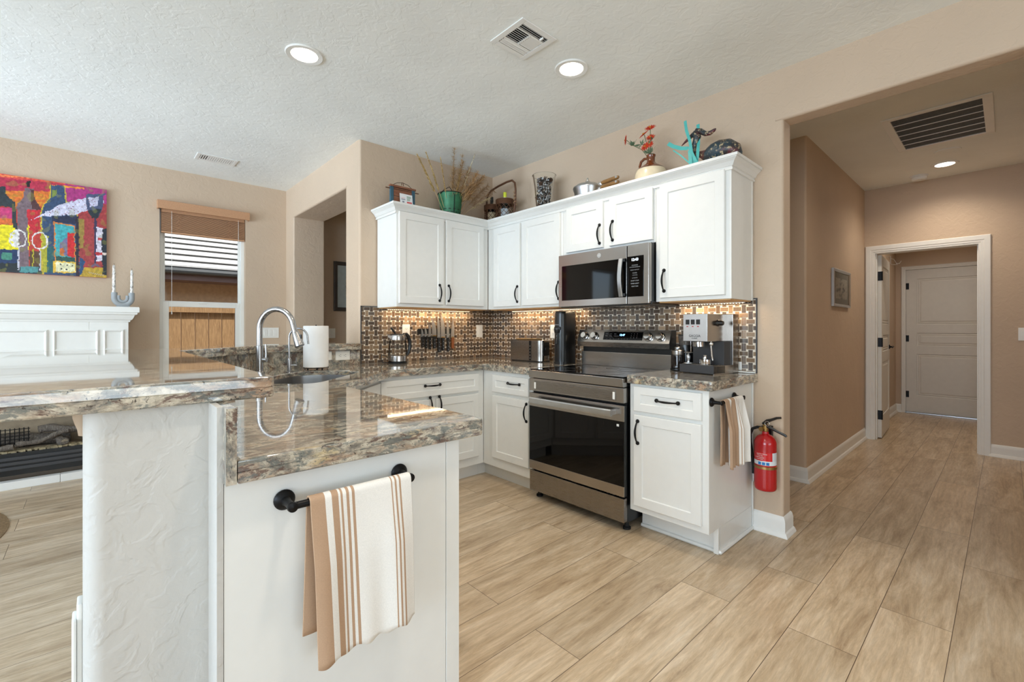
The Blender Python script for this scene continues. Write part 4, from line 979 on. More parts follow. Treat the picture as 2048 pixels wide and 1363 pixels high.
mb.box(-s_, s_, -s_, -s_+.032, -.008, -.0005, .003); mb.box(-s_, s_, s_-.032, s_, -.008, -.0005, .003); mb.box(-s_, -s_+.032, -s_+.032, s_-.032, -.008, -.0005, .003); mb.box(s_-.032, s_, -s_+.032, s_-.032, -.008, -.0005, .003)
mb.box(-.048, -.040, -.093, .093, -.007, -.001); mb.box(.050, .058, -.093, .093, -.007, -.001); mb.box(-.040, .050, -.004, .004, -.007, -.001); mb.build('frame', M['trim'], v)
mb = MB(); mb.box(-.093, .093, -.093, .093, -.0015, -.0005); mb.build('duct', M['blackside'], v)
def sl_(x0, x1, y0, y1, ang, axis):
    m = MB(); m.box(x0, x1, y0, y1, -.0065, -.0055)
    c = Vector(((x0+x1)/2, (y0+y1)/2, -.006)); m.xf(Matrix.Translation(c) @ Matrix.Rotation(ang, 4, axis) @ Matrix.Translation(-c)); m.build('louver', M['trim'], v, 0)
for k in range(7): x = -.034+k*.0135; sl_(x, x+.010, -.090, -.006, R(35), 'Y'); sl_(x, x+.010, .006, .090, R(-35), 'Y')
for k in range(3): y = -.090; x = -.088+k*.0145; sl_(x, x+.011, -.090, .090, R(-40), 'Y'); x = .062+k*.0115; sl_(x, x+.008, -.090, .090, R(40), 'Y')
mb = MB(); mb.box(.066, .090, .052, .060, -.016, -.006, .002); mb.build('damper_lever', M['plastic'], v)
v = T('ceiling_vent', 'small oblong white air vent in the living room ceiling', 'vent', (-1.295, -2.16, CZ))
mb = MB(); mb.box(-.095, .095, -.155, -.125, -.007, -.0005, .003); mb.box(-.095, .095, .125, .155, -.007, -.0005, .003); mb.box(-.095, -.06, -.125, .125, -.007, -.0005, .003); mb.box(.06, .095, -.125, .125, -.007, -.0005, .003); mb.build('frame', M['trim'], v)
mb = MB(); mb.box(-.06, .06, -.125, .125, -.0015, -.0005); mb.build('duct', M['darkgrey'], v)
for k in range(15):
    y = -.122+k*.0165; m = MB(); m.box(-.06, .06, y, y+(.008 if k < 3 else .0135), -.0055, -.0045); m.build('louver', M['trim'], v, 0)
v = T('return_air_grille', 'large white return air grille in the hall ceiling', 'vent', (3.18, 1.72, CZ))
mb = MB(); a, b = .285, .435
mb.box(-a, a, -b, -b+.05, -.010, -.0005, .003); mb.box(-a, a, b-.05, b, -.010, -.0005, .003); mb.box(-a, -a+.05, -b+.05, b-.05, -.010, -.0005, .003); mb.box(a-.05, a, -b+.05, b-.05, -.010, -.0005, .003); mb.build('frame', M['trim'], v)
mb = MB(); mb.box(-a+.05, a-.05, -b+.05, b-.05, -.0015, -.0005)
mb.build('filter', plain('filter_media', srgb(96, 104, 110), .9, noise_amt=.1, scale=60), v, 0)
for k in range(5):
    y = -b+.05+(k+1)*.1283-.004; m = MB(); m.box(-a+.05, a-.05, y, y+.008, -.010, -.006); m.build('support_bar', M['trim'], v, 0)
for k in range(60):
    x = -a+.053+k*.00785; m = MB(); m.box(x, x+.0035, -b+.05, b-.05, -.0062, -.0022); m.build('louver', M['darkgrey'], v, 0)
# ================================================================ fireplace
fp = T('fireplace', 'white panelled fireplace mantel with black gas firebox on the living room wall', 'fireplace', (-1.76, -3.65, 0))
FY0, FY1 = -4.546, -2.754; FX = -1.62
def fpart(name, mb, mat=None, sm=30, par=None): return mb.build(name, mat or M['trim'], par or fp, sm, world=True)
mb = MB(); mb.box(-1.898, FX, FY0, FY0+.25, 0, 1.30, .003); mb.box(-1.898, FX, FY1-.25, FY1, 0, 1.30, .003); mb.box(-1.898, FX, FY0+.25, FY1-.25, .76, 1.30, .003); fpart('surround', mb)
mb = MB()
sp_ = [(0, 1.270), (.010, 1.272), (.012, 1.285), (.024, 1.292), (.034, 1.312), (.040, 1.330), (.056, 1.336), (.058, 1.352), (.070, 1.354), (.070, 1.392), (.066, 1.400), (0, 1.400)]
L = []
for (px, py), (nx, ny) in (((-1.898, FY1), (0, 1)), ((FX, FY1), (1, 1)), ((FX, FY0), (1, -1)), ((-1.898, FY0), (0, -1))):
    L.append([(px+nx*u, py+ny*u, z) for u, z in sp_])
mb.loops(L); fpart('mantel_shelf', mb, sm=20)
mb = MB(); mb.box(-1.898, FX, FY0+.01, FY1-.01, 1.27, 1.3995); fpart('mantel_core', mb)
def wpanel(y0, y1, z0, z1):
    mb = MB()
    def r(i, x): return [(x, y0+i, z0+i), (x, y1-i, z0+i), (x, y1-i, z1-i), (x, y0+i, z1-i)]
    mb.loops([r(0, FX+.0), r(0, FX+.010), r(.008, FX+.014), r(.016, FX+.006), r(.020, FX+.001)], False, True); fpart('moulded_panel', mb)
for y0, y1, z0, z1 in ((-2.915, -2.785, 1.03, 1.205), (-3.215, -2.945, 1.03, 1.205), (-4.055, -3.245, 1.03, 1.205), (-4.355, -4.085, 1.03, 1.205), (-4.515, -4.385, 1.03, 1.205), (-2.975, -2.785, .12, .98), (-4.515, -4.325, .12, .98)): wpanel(y0, y1, z0, z1)
for a, b in ((FY0-.008, FY0+.25), (FY1-.25, FY1+.008)): mb = MB(); mb.box(-1.898, FX+.004, a, b, 0, .09, .004); fpart('plinth', mb)
mb = MB(); mb.box(-1.897, -1.885, FY0+.25, FY1-.25, .26, .76); mb.box(-1.885, -1.66, FY0+.25, FY0+.26, .26, .76); mb.box(-1.885, -1.66, FY1-.26, FY1-.25, .26, .76); mb.box(-1.885, -1.62, FY0+.25, FY1-.25, .25, .262)
fpart('firebox_lining', mb, plain('firebox_lining', srgb(150, 134, 112), .85, noise_amt=.12, scale=12), 0)
mb = MB(); mb.box(-1.66, -1.612, FY0+.25, FY1-.25, .092, .262, .003); lv = fpart('louvre_panel', mb, M['blackside'])
for z in (.135, .172, .209):
    mb = MB(); mb.box(-1.613, -1.600, FY0+.26, FY1-.26, z, z+.024, .002); mb.build('louvre', M['darkgrey'], lv, 30, world=True)
mb = MB(); rnd = random.Random(3)
for i in range(420):
    y = rnd.uniform(FY0+.27, FY1-.27); x = rnd.uniform(-1.70, -1.625); r_ = rnd.uniform(.006, .011)
    fs = mb.box(x-r_, x+r_, y-r_, y+r_, .262, .262+r_*1.3, 0); k = rnd.uniform(.5, 1.1)
    mb.paint(fs, (.42*k, .34*k, .20*k))
o = fpart('ember_gravel', mb, M['paintcol'], 0); o['kind'] = 'stuff'
hs = T('hearth', 'low white tiled hearth step in front of the fireplace', 'hearth', (-1.585, -3.65, 0))
for y0, y1 in ((-4.546, -4.022), (-4.020, -3.596), (-3.594, -3.172), (-3.170, -2.754)):
    mb = MB(); mb.box(-1.614, -1.548, y0, y1, 0, .060, .003); mb.build('hearth_tile', M['trim'], hs, 30, world=True)
bark = NT('ceramic_log'); f_ = bark.noise(bark.map(bark.O(), (5, 5, 1)), 22, 5, .7); bark.set(Base_Color=bark.ramp(f_, [(.3, srgb(66, 60, 54)), (.55, srgb(118, 108, 98)), (.75, srgb(160, 152, 142))]), Roughness=.9); bark.bump(f_, .9, .01); bark = bark.m
def log(label, a, b, r0, r1):
    a = Vector(a); b = Vector(b); t = T('fireplace_log', label, 'log', tuple(a), 0, 'ceramic logs in the firebox')
    n = 10; pts = []; rr = []
    for i in range(n+1):
        u = i/n; p = (b-a)*u; p += Vector((0, 0, .012*math.sin(u*7+r0*90))); pts.append(p); rr.append(r0+(r1-r0)*u+.003*math.sin(u*19))
    mb = MB(); mb.tube(pts, rr, 14); mb.build('bark', bark, t, 60)
    d_ = (a-b).normalized(); mb = MB(); mb.lathe([(r0*.8, 0), (r0*.75, .002), (0, .001)], tuple(d_*.001), 14, axis=d_); mb.build('cut_end', plain('log_end', srgb(150, 140, 124), .9, noise_amt=.15, scale=80) if 'log_end' not in bpy.data.materials else bpy.data.materials['log_end'], t, 60)
log('long grey log lying slanted across the left of the grate', (-1.66, -3.42, .305), (-1.685, -3.13, .372), .019, .017)
log('short hollow grey log pointing out of the firebox', (-1.640, -3.15, .300), (-1.74, -3.20, .318), .028, .026)
log('grey log resting at the right of the grate', (-1.725, -3.035, .385), (-1.76, -3.30, .400), .028, .032)
log('thin forked branch low at the left of the grate', (-1.65, -3.43, .292), (-1.68, -3.72, .325), .020, .028)
log('thick back log behind the others', (-1.83, -3.12, .320), (-1.83, -3.80, .320), .046, .048)
gt = T('fireplace_grate', 'dark woven metal grate behind the logs', 'grate', (-1.765, -3.46, .31))
mb = MB()
for i in range(9): mb.tube([(0, -.10+i*.025, -.035), (.0, -.10+i*.025, .12)], .003, 6)
for j in range(6): mb.tube([(.004, -.11, -.02+j*.026), (.004, .11, -.02+j*.026)], .003, 6)
mb.build('mesh', M['black'], gt)
# candle holder
ch = T('candle_holder', 'grey ceramic U-shaped double candle holder on the mantel', 'candle holder', (-1.74, -2.786, 1.4005))
gm = plain('grey_ceramic', srgb(166, 172, 176), .6, noise_amt=.03)
def upath(r, dx, bottom, h):
    pts = [(dx, -r, h)]
    for k in range(11): a = math.pi+math.pi*k/10; pts.append((dx, r*math.cos(a), bottom+r+r*math.sin(a)))
    pts.append((dx, r, h)); return pts
mb = MB(); mb.tube(upath(.058, 0, .022, .130), .0215, 16); 
mb.box(-.02, .02, -.045, .045, 0, .018, .006); mb.build('outer_loop', gm, ch)
mb = MB(); mb.tube(upath(.029, .004, .052, .105), .0125, 14); mb.build('inner_loop', gm, ch)
def candle(y, h, label):
    t = T('candle', label, 'candle', (-1.74, -2.786+y, 1.531), 0, 'marbled candles in the grey holder')
    mb = MB(); n = 40; L = []
    for i in range(n+1):
        u = i/n; r = .0125*(1-.25*u) if i < n else .004; tw = u*9
        L.append([(r*(1+.10*math.cos(4*(2*math.pi*k/16+tw)))*math.cos(2*math.pi*k/16), r*(1+.10*math.cos(4*(2*math.pi*k/16+tw)))*math.sin(2*math.pi*k/16), u*h) for k in range(16)])
    mb.loops(L); mt = bpy.data.materials.get('marbled_wax')
    if mt is None:
        q = NT('marbled_wax'); q.set(Base_Color=q.ramp(q.noise(q.map(q.O(), (40, 40, 14)), 2, 4, .6, 1.5), [(.40, srgb(126, 122, 118)), (.47, srgb(242, 238, 232)), (1, srgb(246, 243, 238))]), Roughness=.45); mt = q.m
    mb.build('wax', mt, t, 50)
    mb = MB(); mb.tube([(0, 0, h), (.001, 0, h+.010), (.003, 0, h+.014)], .0012, 6); mb.build('wick', M['black'], t)
candle(-.060, .238, 'left taller marbled white candle in the grey holder')
candle(.060, .205, 'right shorter marbled white candle in the grey holder')
# ================================================================ painting
def inpoly(x, y, P):
    c = False; j = len(P)-1
    for i in range(len(P)):
        xi, yi = P[i]; xj, yj = P[j]
        if (yi > y) != (yj > y) and x < (xj-xi)*(y-yi)/(yj-yi)+xi: c = not c
        j = i
    return c
SH = [([(0,470),(140,470),(140,600),(0,600)], (205,60,120)), ([(300,490),(470,490),(470,770),(320,770)], (200,36,52)), ([(-40,680),(330,680),(330,990),(-40,990)], (238,222,24)),
 ([(-300,205),(60,215),(72,300),(110,360),(172,405),(192,760),(140,700),(135,480),(100,455),(-300,450)], (40,52,58)), ([(-300,600),(140,600),(140,675),(-300,675)], (226,112,52)),
 ([(-60,985),(200,985),(200,1150),(-60,1150)], (24,52,96)), ([(20,1020),(130,1020),(130,1110),(20,1110)], (70,140,120)), ([(-60,1150),(205,1150),(205,1262),(-60,1262)], (26,40,48)),
 ([(270,225),(385,225),(388,340),(450,440),(465,490),(310,492),(312,760),(332,1185),(215,1205),(196,760),(190,420),(265,340)], (124,104,112)),
 ([(345,240),(385,240),(388,340),(450,440),(465,490),(360,480)], (84,48,52)), ([(298,140),(348,140),(345,215),(302,215)], (22,18,20)),
 ([(335,1000),(470,1000),(470,1190),(335,1190)], (92,64,44)), ([(365,980),(380,980),(380,1190),(365,1190)], (190,180,40)), ([(225,1190),(440,1190),(440,1262),(225,1262)], (84,154,156)),
 ([(-60,60),(400,90),(400,105),(-60,78)], (250,140,80)), ([(760,190),(1010,215),(1000,240),(760,210)], (248,150,50)),
 ([(575,180),(765,190),(785,380),(920,545),(945,1330),(470,1330),(462,480),(500,420),(560,350)], (206,180,60)),
 ([(590,184),(750,192),(768,380),(905,545),(912,1330),(500,1330),(478,500),(510,430),(585,345)], (50,76,112)),
 ([(600,240),(670,240),(650,320),(600,340)], (130,150,70)), ([(480,760),(560,820),(545,1000),(560,1262),(490,1262)], (180,176,48)), ([(540,960),(620,930),(620,1262),(540,1262)], (40,96,100)),
 ([(620,640),(890,672),(898,1120),(630,1120)], (214,130,60)), ([(640,655),(880,690),(885,1110),(645,1105)], (66,172,180)), ([(790,775),(880,775),(885,1070),(795,1060)], (212,34,42)),
 ([(700,900),(790,820),(795,1060),(700,1050)], (120,112,150)), ([(695,960),(755,960),(755,1050),(695,1050)], (206,108,52)), ([(645,1060),(885,1070),(885,1130),(645,1120)], (38,84,76)),
 ([(615,1120),(905,1135),(905,1265),(620,1262)], (240,196,70)), ([(645,1135),(895,1150),(895,1252),(650,1250)], (244,240,196)),
 ([(600,570),(905,560),(905,660),(600,640)], (30,40,72)), ([(895,560),(938,560),(942,1330),(900,1330)], (36,30,52)),
 ([(940,560),(1130,560),(1140,1180),(945,1180)], (168,62,64)), ([(930,600),(1010,600),(1000,960),(945,960)], (160,130,60)),
 ([(945,1060),(1020,1120),(1000,1200),(1062,1290),(945,1300)], (30,78,124)), ([(1010,1200),(1320,1200),(1320,1345),(945,1310)], (196,160,50)),
 ([(1155,700),(1262,715),(1250,1125),(1160,1120)], (222,216,232)), ([(1160,1010),(1250,1010),(1250,1050),(1160,1050)], (190,44,52)), ([(1190,830),(1250,830),(1250,860),(1190,860)], (200,60,70)),
 ([(1255,720),(1320,725),(1320,1290),(1255,1290),(1238,900)], (24,34,48)), ([(1240,1015),(1320,1015),(1320,1042),(1240,1042)], (226,206,196)),
 ([(330,625),(450,560),(560,500),(680,430),(900,370),(1040,335),(1250,322),(1275,400),(1110,470),(900,550),(600,562),(450,578)], (216,214,236)),
 ([(1030,296),(1290,290),(1292,305),(1262,320),(1252,480),(1185,590),(1110,590),(1040,460)], (74,84,118)), ([(1060,340),(1200,330),(1190,440),(1080,450)], (206,204,228)), ([(1050,500),(1245,470),(1185,590),(1110,590)], (28,44,54)),
 ([(1138,585),(1168,585),(1168,1150),(1142,1150)], (58,50,84)), ([(1075,1195),(1150,1145),(1165,1145),(1235,1195),(1150,1182)], (120,96,120))]
SH = [(P, srgb(*c)[:3], min(p[0] for p in P), max(p[0] for p in P), min(p[1] for p in P), max(p[1] for p in P)) for P, c in SH]
def canvas_col(u, v):
    cx = u*1308; px = cx/6.2; cy = ((348+.147*px)+v*(195-.095*px)-340)*6.2
    wob = mnoise.noise(Vector((cx*.02, cy*.02, 1)))*14; wx = cx+wob; wy = cy+mnoise.noise(Vector((cx*.02, cy*.02, 9)))*14
    n1 = mnoise.noise(Vector((cx*.012, cy*.03, 5)))
    if wy < 95+.1*cx: c = srgb(226, 84, 70)
    elif cx > 760: c = srgb(176, 52, 128) if wy < 420 else srgb(170, 58, 62)
    elif wy < 260: c = srgb(188, 44, 74)
    elif wy < 450: c = srgb(222, 128+int(60*n1), 44)
    elif wy < 1190: c = srgb(196, 60, 50)
    else: c = srgb(40, 60, 70)
    c = c[:3]
    for P, k, x0, x1, y0, y1 in SH:
        if x0 <= wx <= x1 and y0 <= wy <= y1 and inpoly(wx, wy, P): c = k
    for ex, ey, rx, ry, w_ in ((200, 850, 102, 112, 1), (455, 870, 98, 112, 0)):
        q = math.hypot((wx-ex)/rx, (wy-ey)/ry)
        if (.84 < q < 1.0) or (w_ and q < 1 and wx < ex+10 and n1 > -.3): c = srgb(232, 228, 226)[:3]
        if abs(wx-ex-8) < 9 and ey+ry < wy < 1240: c = srgb(200, 200, 214)[:3]
    for dx, dy in ((705, 1162), (790, 1170), (855, 1180), (718, 1215), (780, 1222)):
        if math.hypot((cx-dx)/13, (cy-dy)/9) < 1: c = (.01, .01, .02)
    if 430 < wx < 1270 and 320 < wy < 570 and c[0] > .6 and c[2] > .7 and mnoise.noise(Vector((cx*.06, cy*.09, 3))) > .42: c = srgb(120, 40, 70)[:3]
    k = 1+.34*mnoise.noise(Vector((cx*.03, cy*.03, 2)))+.22*mnoise.noise(Vector((cx*.11, cy*.05, 4)))
    t_ = mnoise.noise(Vector((cx*.010, cy*.014, 7)))
    c = tuple(max(0, min(1, a*k)) for a in c)
    if t_ > .33: c = tuple(a*.7+b*.3 for a, b in zip(c, srgb(150, 150, 60)[:3]))
    return c
pa = T('painting', 'large colourful abstract canvas of wine bottles and glasses above the mantel', 'painting', (-1.898, -3.51, 1.664), PI2)
PW, PH = 1.236, .780   # local x = world y from -4.128 to -2.892
mb = MB(); mb.box(-PW/2, PW/2, -.030, 0, 0, PH, .002); mb.build('stretcher', plain('canvas_edge', srgb(196, 90, 80), .8, noise_amt=.2, scale=30), pa, 0)
mb = MB(); nu, nv = 214, 134; fx = lambda u: (u*PW-PW/2)
vs = [[mb.bm.verts.new((fx(i/nu), -.0305, PH*(1-j/nv))) for i in range(nu+1)] for j in range(nv+1)]
mb.layer = mb.bm.loops.layers.float_color.new('Col')
for j in range(nv):
    for i in range(nu):
        f = mb.bm.faces.new((vs[j+1][i], vs[j+1][i+1], vs[j][i+1], vs[j][i]))
        y_ = -4.128+PW*(i+.5)/nu; u = (y_+3.523)/.631
        c = canvas_col(u, (j+.5)/nv)
        for l in f.loops: l[mb.layer] = (*c, 1)
mb.build('painted_canvas', M['canvas'], pa, 0)
mb = MB(); pts = [(.50+.10*i/24, -.0315, .038-.0008*i+.008*math.sin(i*1.9)) for i in range(25)]; mb.tube(pts, .0012, 5); mb.build('signature', plain('pale_paint', srgb(214, 210, 190), .6), pa)
# ================================================================ framed pictures
def picture(name, label, loc, rz, w, h, fmat, fw, mat_c, art):
    t = T(name, label, 'picture', loc, rz)
    mb = MB()
    def r(i, y): return [(-w/2+i, y, i), (w/2-i, y, i), (w/2-i, y, h-i), (-w/2+i, y, h-i)]
    rs = [mb.ring(q) for q in (r(0, 0), r(0, -.020), r(fw*.25, -.024), r(fw*.8, -.018), r(fw, -.012))]
    for a, b in zip(rs, rs[1:]): mb.bridge(a, b)
    mb.build('frame', fmat, t, 20)
    mb = MB(); mb.box(-w/2+fw*.5, w/2-fw*.5, -.010, -.002, fw*.5, h-fw*.5); mb.build('mount', mat_c, t, 0)
    x0, x1, z0, z1 = art; mb = MB(); n = 36; rnd = random.Random(int(w*1000))
    for i in range(n):
        for j in range(n):
            xa = x0+(x1-x0)*i/n; xb = x0+(x1-x0)*(i+1)/n; za = z0+(z1-z0)*j/n; zb = z0+(z1-z0)*(j+1)/n
            u, v = (i+.5)/n, (j+.5)/n
            k = .55-.35*max(0, mnoise.noise(Vector((u*9, v*9, w*50)))+.35*(1-abs(u-.5)*2)+.25*(1-abs(v-.45)*2)-.2)*1.8
            k = max(.05, min(.6, k)); mb.quad([(xa, -.0105, za), (xb, -.0105, za), (xb, -.0105, zb), (xa, -.0105, zb)], (k, k*.93, k*.82))
    mb.build('print', M['paintcol'], t, 0)
    mb = MB(); mb.quad([(-w/2+fw, -.0125, fw), (w/2-fw, -.0125, fw), (w/2-fw, -.0125, h-fw), (-w/2+fw, -.0125, h-fw)]); mb.build('glazing', M['pane'], t, 0)
    return t
picture('framed_picture', 'silver framed grey etching on the left wall of the hall', (2.456, 2.235, 1.418), PI2, .63, .345, M['alu'], .026, plain('grey_mount', srgb(136, 130, 120), .8), (-.22, .22, .075, .265))
picture('framed_picture', 'dark framed print in the dim room seen through the opening', (-1.899, -.615, 1.423), PI2, .52, .592, plain('dark_frame', srgb(70, 62, 56), .5), .045, plain('pale_mount', srgb(186, 190, 188), .7), (-.12, .13, .17, .43))
# ================================================================ window blind
bl = T('window_blind', 'raised honey-coloured wooden blind with valance above the window', 'blind', (-1.90, -2.155, 2.10), PI2)
mb = MB(); mb.box(-.384, .384, -.060, -.048, .245, .325, .004); mb.box(-.384, -.372, -.048, -.002, .245, .325, .002); mb.box(.372, .384, -.048, -.002, .245, .325, .002); mb.build('valance', M['blind'], bl)
mb = MB(); mb.box(-.350, .350, .008, .046, .225, .262, .002); mb.build('headrail', M['blind'], bl)
for k in range(26):
    z = .050+k*.0066; d = random.uniform(-.0015, .0015); mb = MB(); mb.box(-.349, .349, .002+d, .050+d, z, z+.0032); mb.build('slat', M['blind'], bl, 0)
mb = MB(); mb.box(-.350, .350, .004, .050, .030, .046, .003); mb.build('bottom_rail', M['blind'], bl)
for x in (-.215, .215):
    mb = MB()
    for k in range(16): z = .05+k*.011; mb.tube([(x-.02, -.001, z), (x, -.003-.003*(k % 2), z+.005), (x+.02, -.001, z+.002)], .0012, 5)
    mb.build('ladder_cord', M['blind'], bl)
for x, zb in ((-.270, -.72), (.290, -.64)):
    mb = MB(); mb.tube([(x, -.004, .24), (x, -.004, zb)], .0016, 6); mb.lathe([(.001, zb-.03), (.006, zb-.028), (.004, zb), (.001, zb+.003)], (x, -.004, 0), 10); mb.build('pull_cord', M['plastic'], bl)
# ================================================================ rug
rug = T('round_rug', 'round beige rug with dark red stripes at the left edge of the floor', 'rug', (-.60, -4.287, 0)); rug.scale = (.93, .93, 1)
mb = MB(); nr, na = 22, 96; prev = None; mb.layer = mb.bm.loops.layers.float_color.new('Col')
rings = [[mb.bm.verts.new((max(.004, r_/nr)*math.cos(2*math.pi*a/na), max(.004, r_/nr)*math.sin(2*math.pi*a/na), .010 if r_ < nr else .004)) for a in range(na)] for r_ in range(nr+1)]
rings.append([mb.bm.verts.new((math.cos(2*math.pi*a/na), math.sin(2*math.pi*a/na), .0005)) for a in range(na)])
for i in range(len(rings)-1):
    for f in mb.bridge(rings[i], rings[i+1]):
        c = f.calc_center_median(); r_ = c.xy.length; a = (c.x*3.2) % 1.0
        col = srgb(176, 156, 122)
        if r_ > .955: col = srgb(150, 126, 96)
        elif a < .07: col = srgb(112, 40, 44)
        elif .40 < a < .46: col = srgb(140, 104, 66)
        mb.paint([f], col)
mb.build('woven_top', vcol('rug_weave', .95, .1, grain=.5, gscale=90, bumpy=.8), rug, 0)
# ================================================================ towel rails and towels
def rail(label, loc, rz, L, out):
    t = T('towel_bar', label, 'towel bar', loc, rz)
    for x in (0, L):
        mb = MB(); mb.lathe([(.024, 0), (.024, .004), (.020, .009), (.011, .014), (.009, .030), (.009, out), (.012, out+.004), (.011, out+.010), (0, out+.012)], (x, 0, 0), 24, axis=(0, -1, 0)); mb.build('post', M['black'], t)
    mb = MB(); mb.cyl((0, -out, 0), (L, -out, 0), .0085, seg=16); mb.build('bar', M['black'], t); return t
rail('black towel bar on the end panel of the peninsula', (2.3635, -2.636, .812), PI2, .302, .058)
rail('black towel bar on the side of the cabinet right of the range', (2.4800, -.590, .832), PI2, .290, .048)
def towel(label, loc, rz, x0, x1, yb, drop_f, drop_b, stripes, wave, base, skew=0, thick=.004, pinch=0):
    t = T('kitchen_towel', label, 'towel', loc, rz)
    mb = MB(); mb.layer = mb.bm.loops.layers.float_color.new('Col')
    path = []   # (dy, z): front is -y
    nb, nf = 16, 30; r = .013
    for i in range(nb): path.append((r, -drop_b*(1-i/nb), 0))
    for k in range(9): a = math.pi*k/8; path.append((r*math.cos(a), r*math.sin(a), 1))
    for i in range(1, nf+1): path.append((-r, -drop_f*i/nf, 2))
    cols = 150; grid = []
    for j, (dy, z, seg) in enumerate(path):
        row = []
        for i in range(cols+1):
            u = i/cols; d = abs(min(z, 0)); fall = min(1, d/.15)
            w_ = wave(u, d)*fall
            xx = x0+(x1-x0)*u
            if pinch: xx = (x0+x1)/2+(xx-(x0+x1)/2)*(1-pinch*fall*.0)
            yy = yb+dy+(w_ if seg == 2 else (w_*.4 if seg == 0 else 0)); 
            if seg == 2: yy -= .010*fall
            zz = z*(1+(skew*(u-.5) if seg == 2 else 0))-(.004 if seg == 2 and j == len(path)-1 else 0)*math.sin(u*30)
            row.append(mb.bm.verts.new((xx+.010*d*math.sin(u*5)+(.035*d if seg == 2 else -.03*d), yy, zz)))
        grid.append(row)
    for j in range(len(grid)-1):
        for i in range(cols):
            f = mb.bm.faces.new((grid[j][i], grid[j][i+1], grid[j+1][i+1], grid[j+1][i])); u = (i+.5)/cols
            c = srgb(238, 235, 229)
            for a, b in stripes:
                if a <= u < b: c = base
            for l in f.loops: l[mb.layer] = (*c[:3], 1)
    o = mb.build('cloth', M['cloth'], t, 80)
    m = o.modifiers.new('thickness', 'SOLIDIFY'); m.thickness = thick; m.offset = 0
    return t
ST = [(0, .125), (.185, .245), (.268, .288), (.32, .345), (.375, .400), (.772, .79), (.815, .835), (.86, .878)]
towel('large white kitchen towel with tan stripes hanging on the peninsula', (2.3635, -2.636, .812), PI2, .036, .299, -.058, .378, .315, ST,
      lambda u, d: -.006*math.sin(u*9+1)-.004*math.sin(u*17)*d*4, srgb(186, 154, 126), skew=-.03)
ST2 = [(0, .20), (.30, .50), (.56, .575), (.60, .615), (.66, .67), (.72, .73)]
towel('smaller folded tan and white striped towel beside the fire extinguisher', (2.4800, -.590, .832), PI2, .028, .262, -.048, .345, .330, ST2,
      lambda u, d: -.020*math.sin(u*14)-.010*math.sin(u*31+1), srgb(182, 152, 126), skew=.02)
# ================================================================ fire extinguisher
fe = T('fire_extinguisher', 'red fire extinguisher with instruction label hung on the wall by the hall opening', 'fire extinguisher', (2.573, -.085, .280))
prof = [(.050, 0), (.056, .006), (.0585, .016)]+[(.0585, .016+.008*i) for i in range(1, 33)]+[(.056, .285), (.048, .303), (.034, .316), (.020, .322), (.017, .330), (.017, .338)]
mb = MB(); mb.layer = mb.bm.loops.layers.float_color.new('Col'); segs = 72
fs = mb.lathe(prof, seg=segs); A0 = math.atan2(-2.885, .955)
for f in fs:
    c = f.calc_center_median(); a = (math.atan2(c.y, c.x)-A0+math.pi) % (2*math.pi)-math.pi; z = c.z; col = srgb(178, 8, 18)
    if -1.35 < a < 1.35 and .150 < z < .225 and c.xy.length > .05:
        if z < .172: col = srgb(226, 232, 236)
        elif a > .62: col = srgb(214, 222, 228)
        elif z < .176: col = srgb(226, 232, 236)
        else: col = srgb(206, 16, 26)
    mb.paint([f], col[:3])
mb.build('cylinder', vcol('extinguisher_enamel', .22, .5, coat=.5), fe, 60)
def onlab(s, size, a, z, mat):
    r = .0592; o = text('label_lettering', s, size, (r*math.cos(A0+a), r*math.sin(A0+a), z), (R(90), 0, A0+a+PI2), mat, fe); return o
WH = plain('label_white', srgb(240, 240, 240), .5, noise_amt=0); BLU = plain('label_blue', srgb(30, 120, 190), .5, noise_amt=0)
onlab('INSTRUCTIONS', .0078, -.30, .216, WH)
for k, s in enumerate(('1 PULL PIN', '2 AIM NOZZLE', '3 SQUEEZE')): onlab(s, .0072, -.50, .206-k*.010, WH)
for k in range(3):
    a = -.52+k*.36; mb = MB(); mb.box(-.008, .008, -.001, .0002, -.008, .008, .001); mb.xf(Matrix.Translation((.0592*math.cos(A0+a), .0592*math.sin(A0+a), .162)) @ Matrix.Rotation(A0+a+PI2, 4, 'Z')); mb.build('class_symbol', BLU, fe)
    onlab('ABC'[k], .010, a, .162, WH)
for k in range(4): onlab('- - - -', .006, .95, .215-k*.012, M['alu'])
mb = MB(); mb.lathe([(.0585, .128), (.0605, .129), (.0605, .143), (.0585, .144)], seg=48, cap0=False, cap1=False); mb.box(-.02, .03, .05, .084, .125, .145); mb.build('strap', M['brass'], fe)
mb = MB(); mb.lathe([(.014, .336), (.016, .345), (.016, .372), (.010, .380), (0, .380)], seg=20); mb.lathe([(.013, 0), (.013, .016), (0, .016)], (-.012, -.014, .352), 18, axis=(-.2, -1, 0)); mb.build('valve', M['brass'], fe)
mb = MB(); mb.tube([(-.022, 0, .352), (.0, -.002, .372), (.030, -.004, .362), (.070, -.004, .345), (.104, -.004, .332), (.112, -.004, .325)], [.011, .012, .009, .008, .008, .006], 8); mb.build('carry_handle', M['blackplastic'], fe)
mb = MB(); mb.tube([(-.012, 0, .378), (.012, -.002, .400), (.030, -.003, .408), (.062, -.004, .424), (.084, -.004, .428)], [.010, .011, .008, .007, .006], 8); mb.build('squeeze_lever', M['blackplastic'], fe)
mb = MB(); mb.tube([(-.012, -.004, .356), (-.040, -.010, .358), (-.066, -.012, .345), (-.080, -.010, .310), (-.080, -.008, .265), (-.074, -.006, .215), (-.068, -.004, .165), (-.066, -.002, .12), (-.066, 0, .075)], .0085, 12); mb.build('hose', M['rubber'], fe)
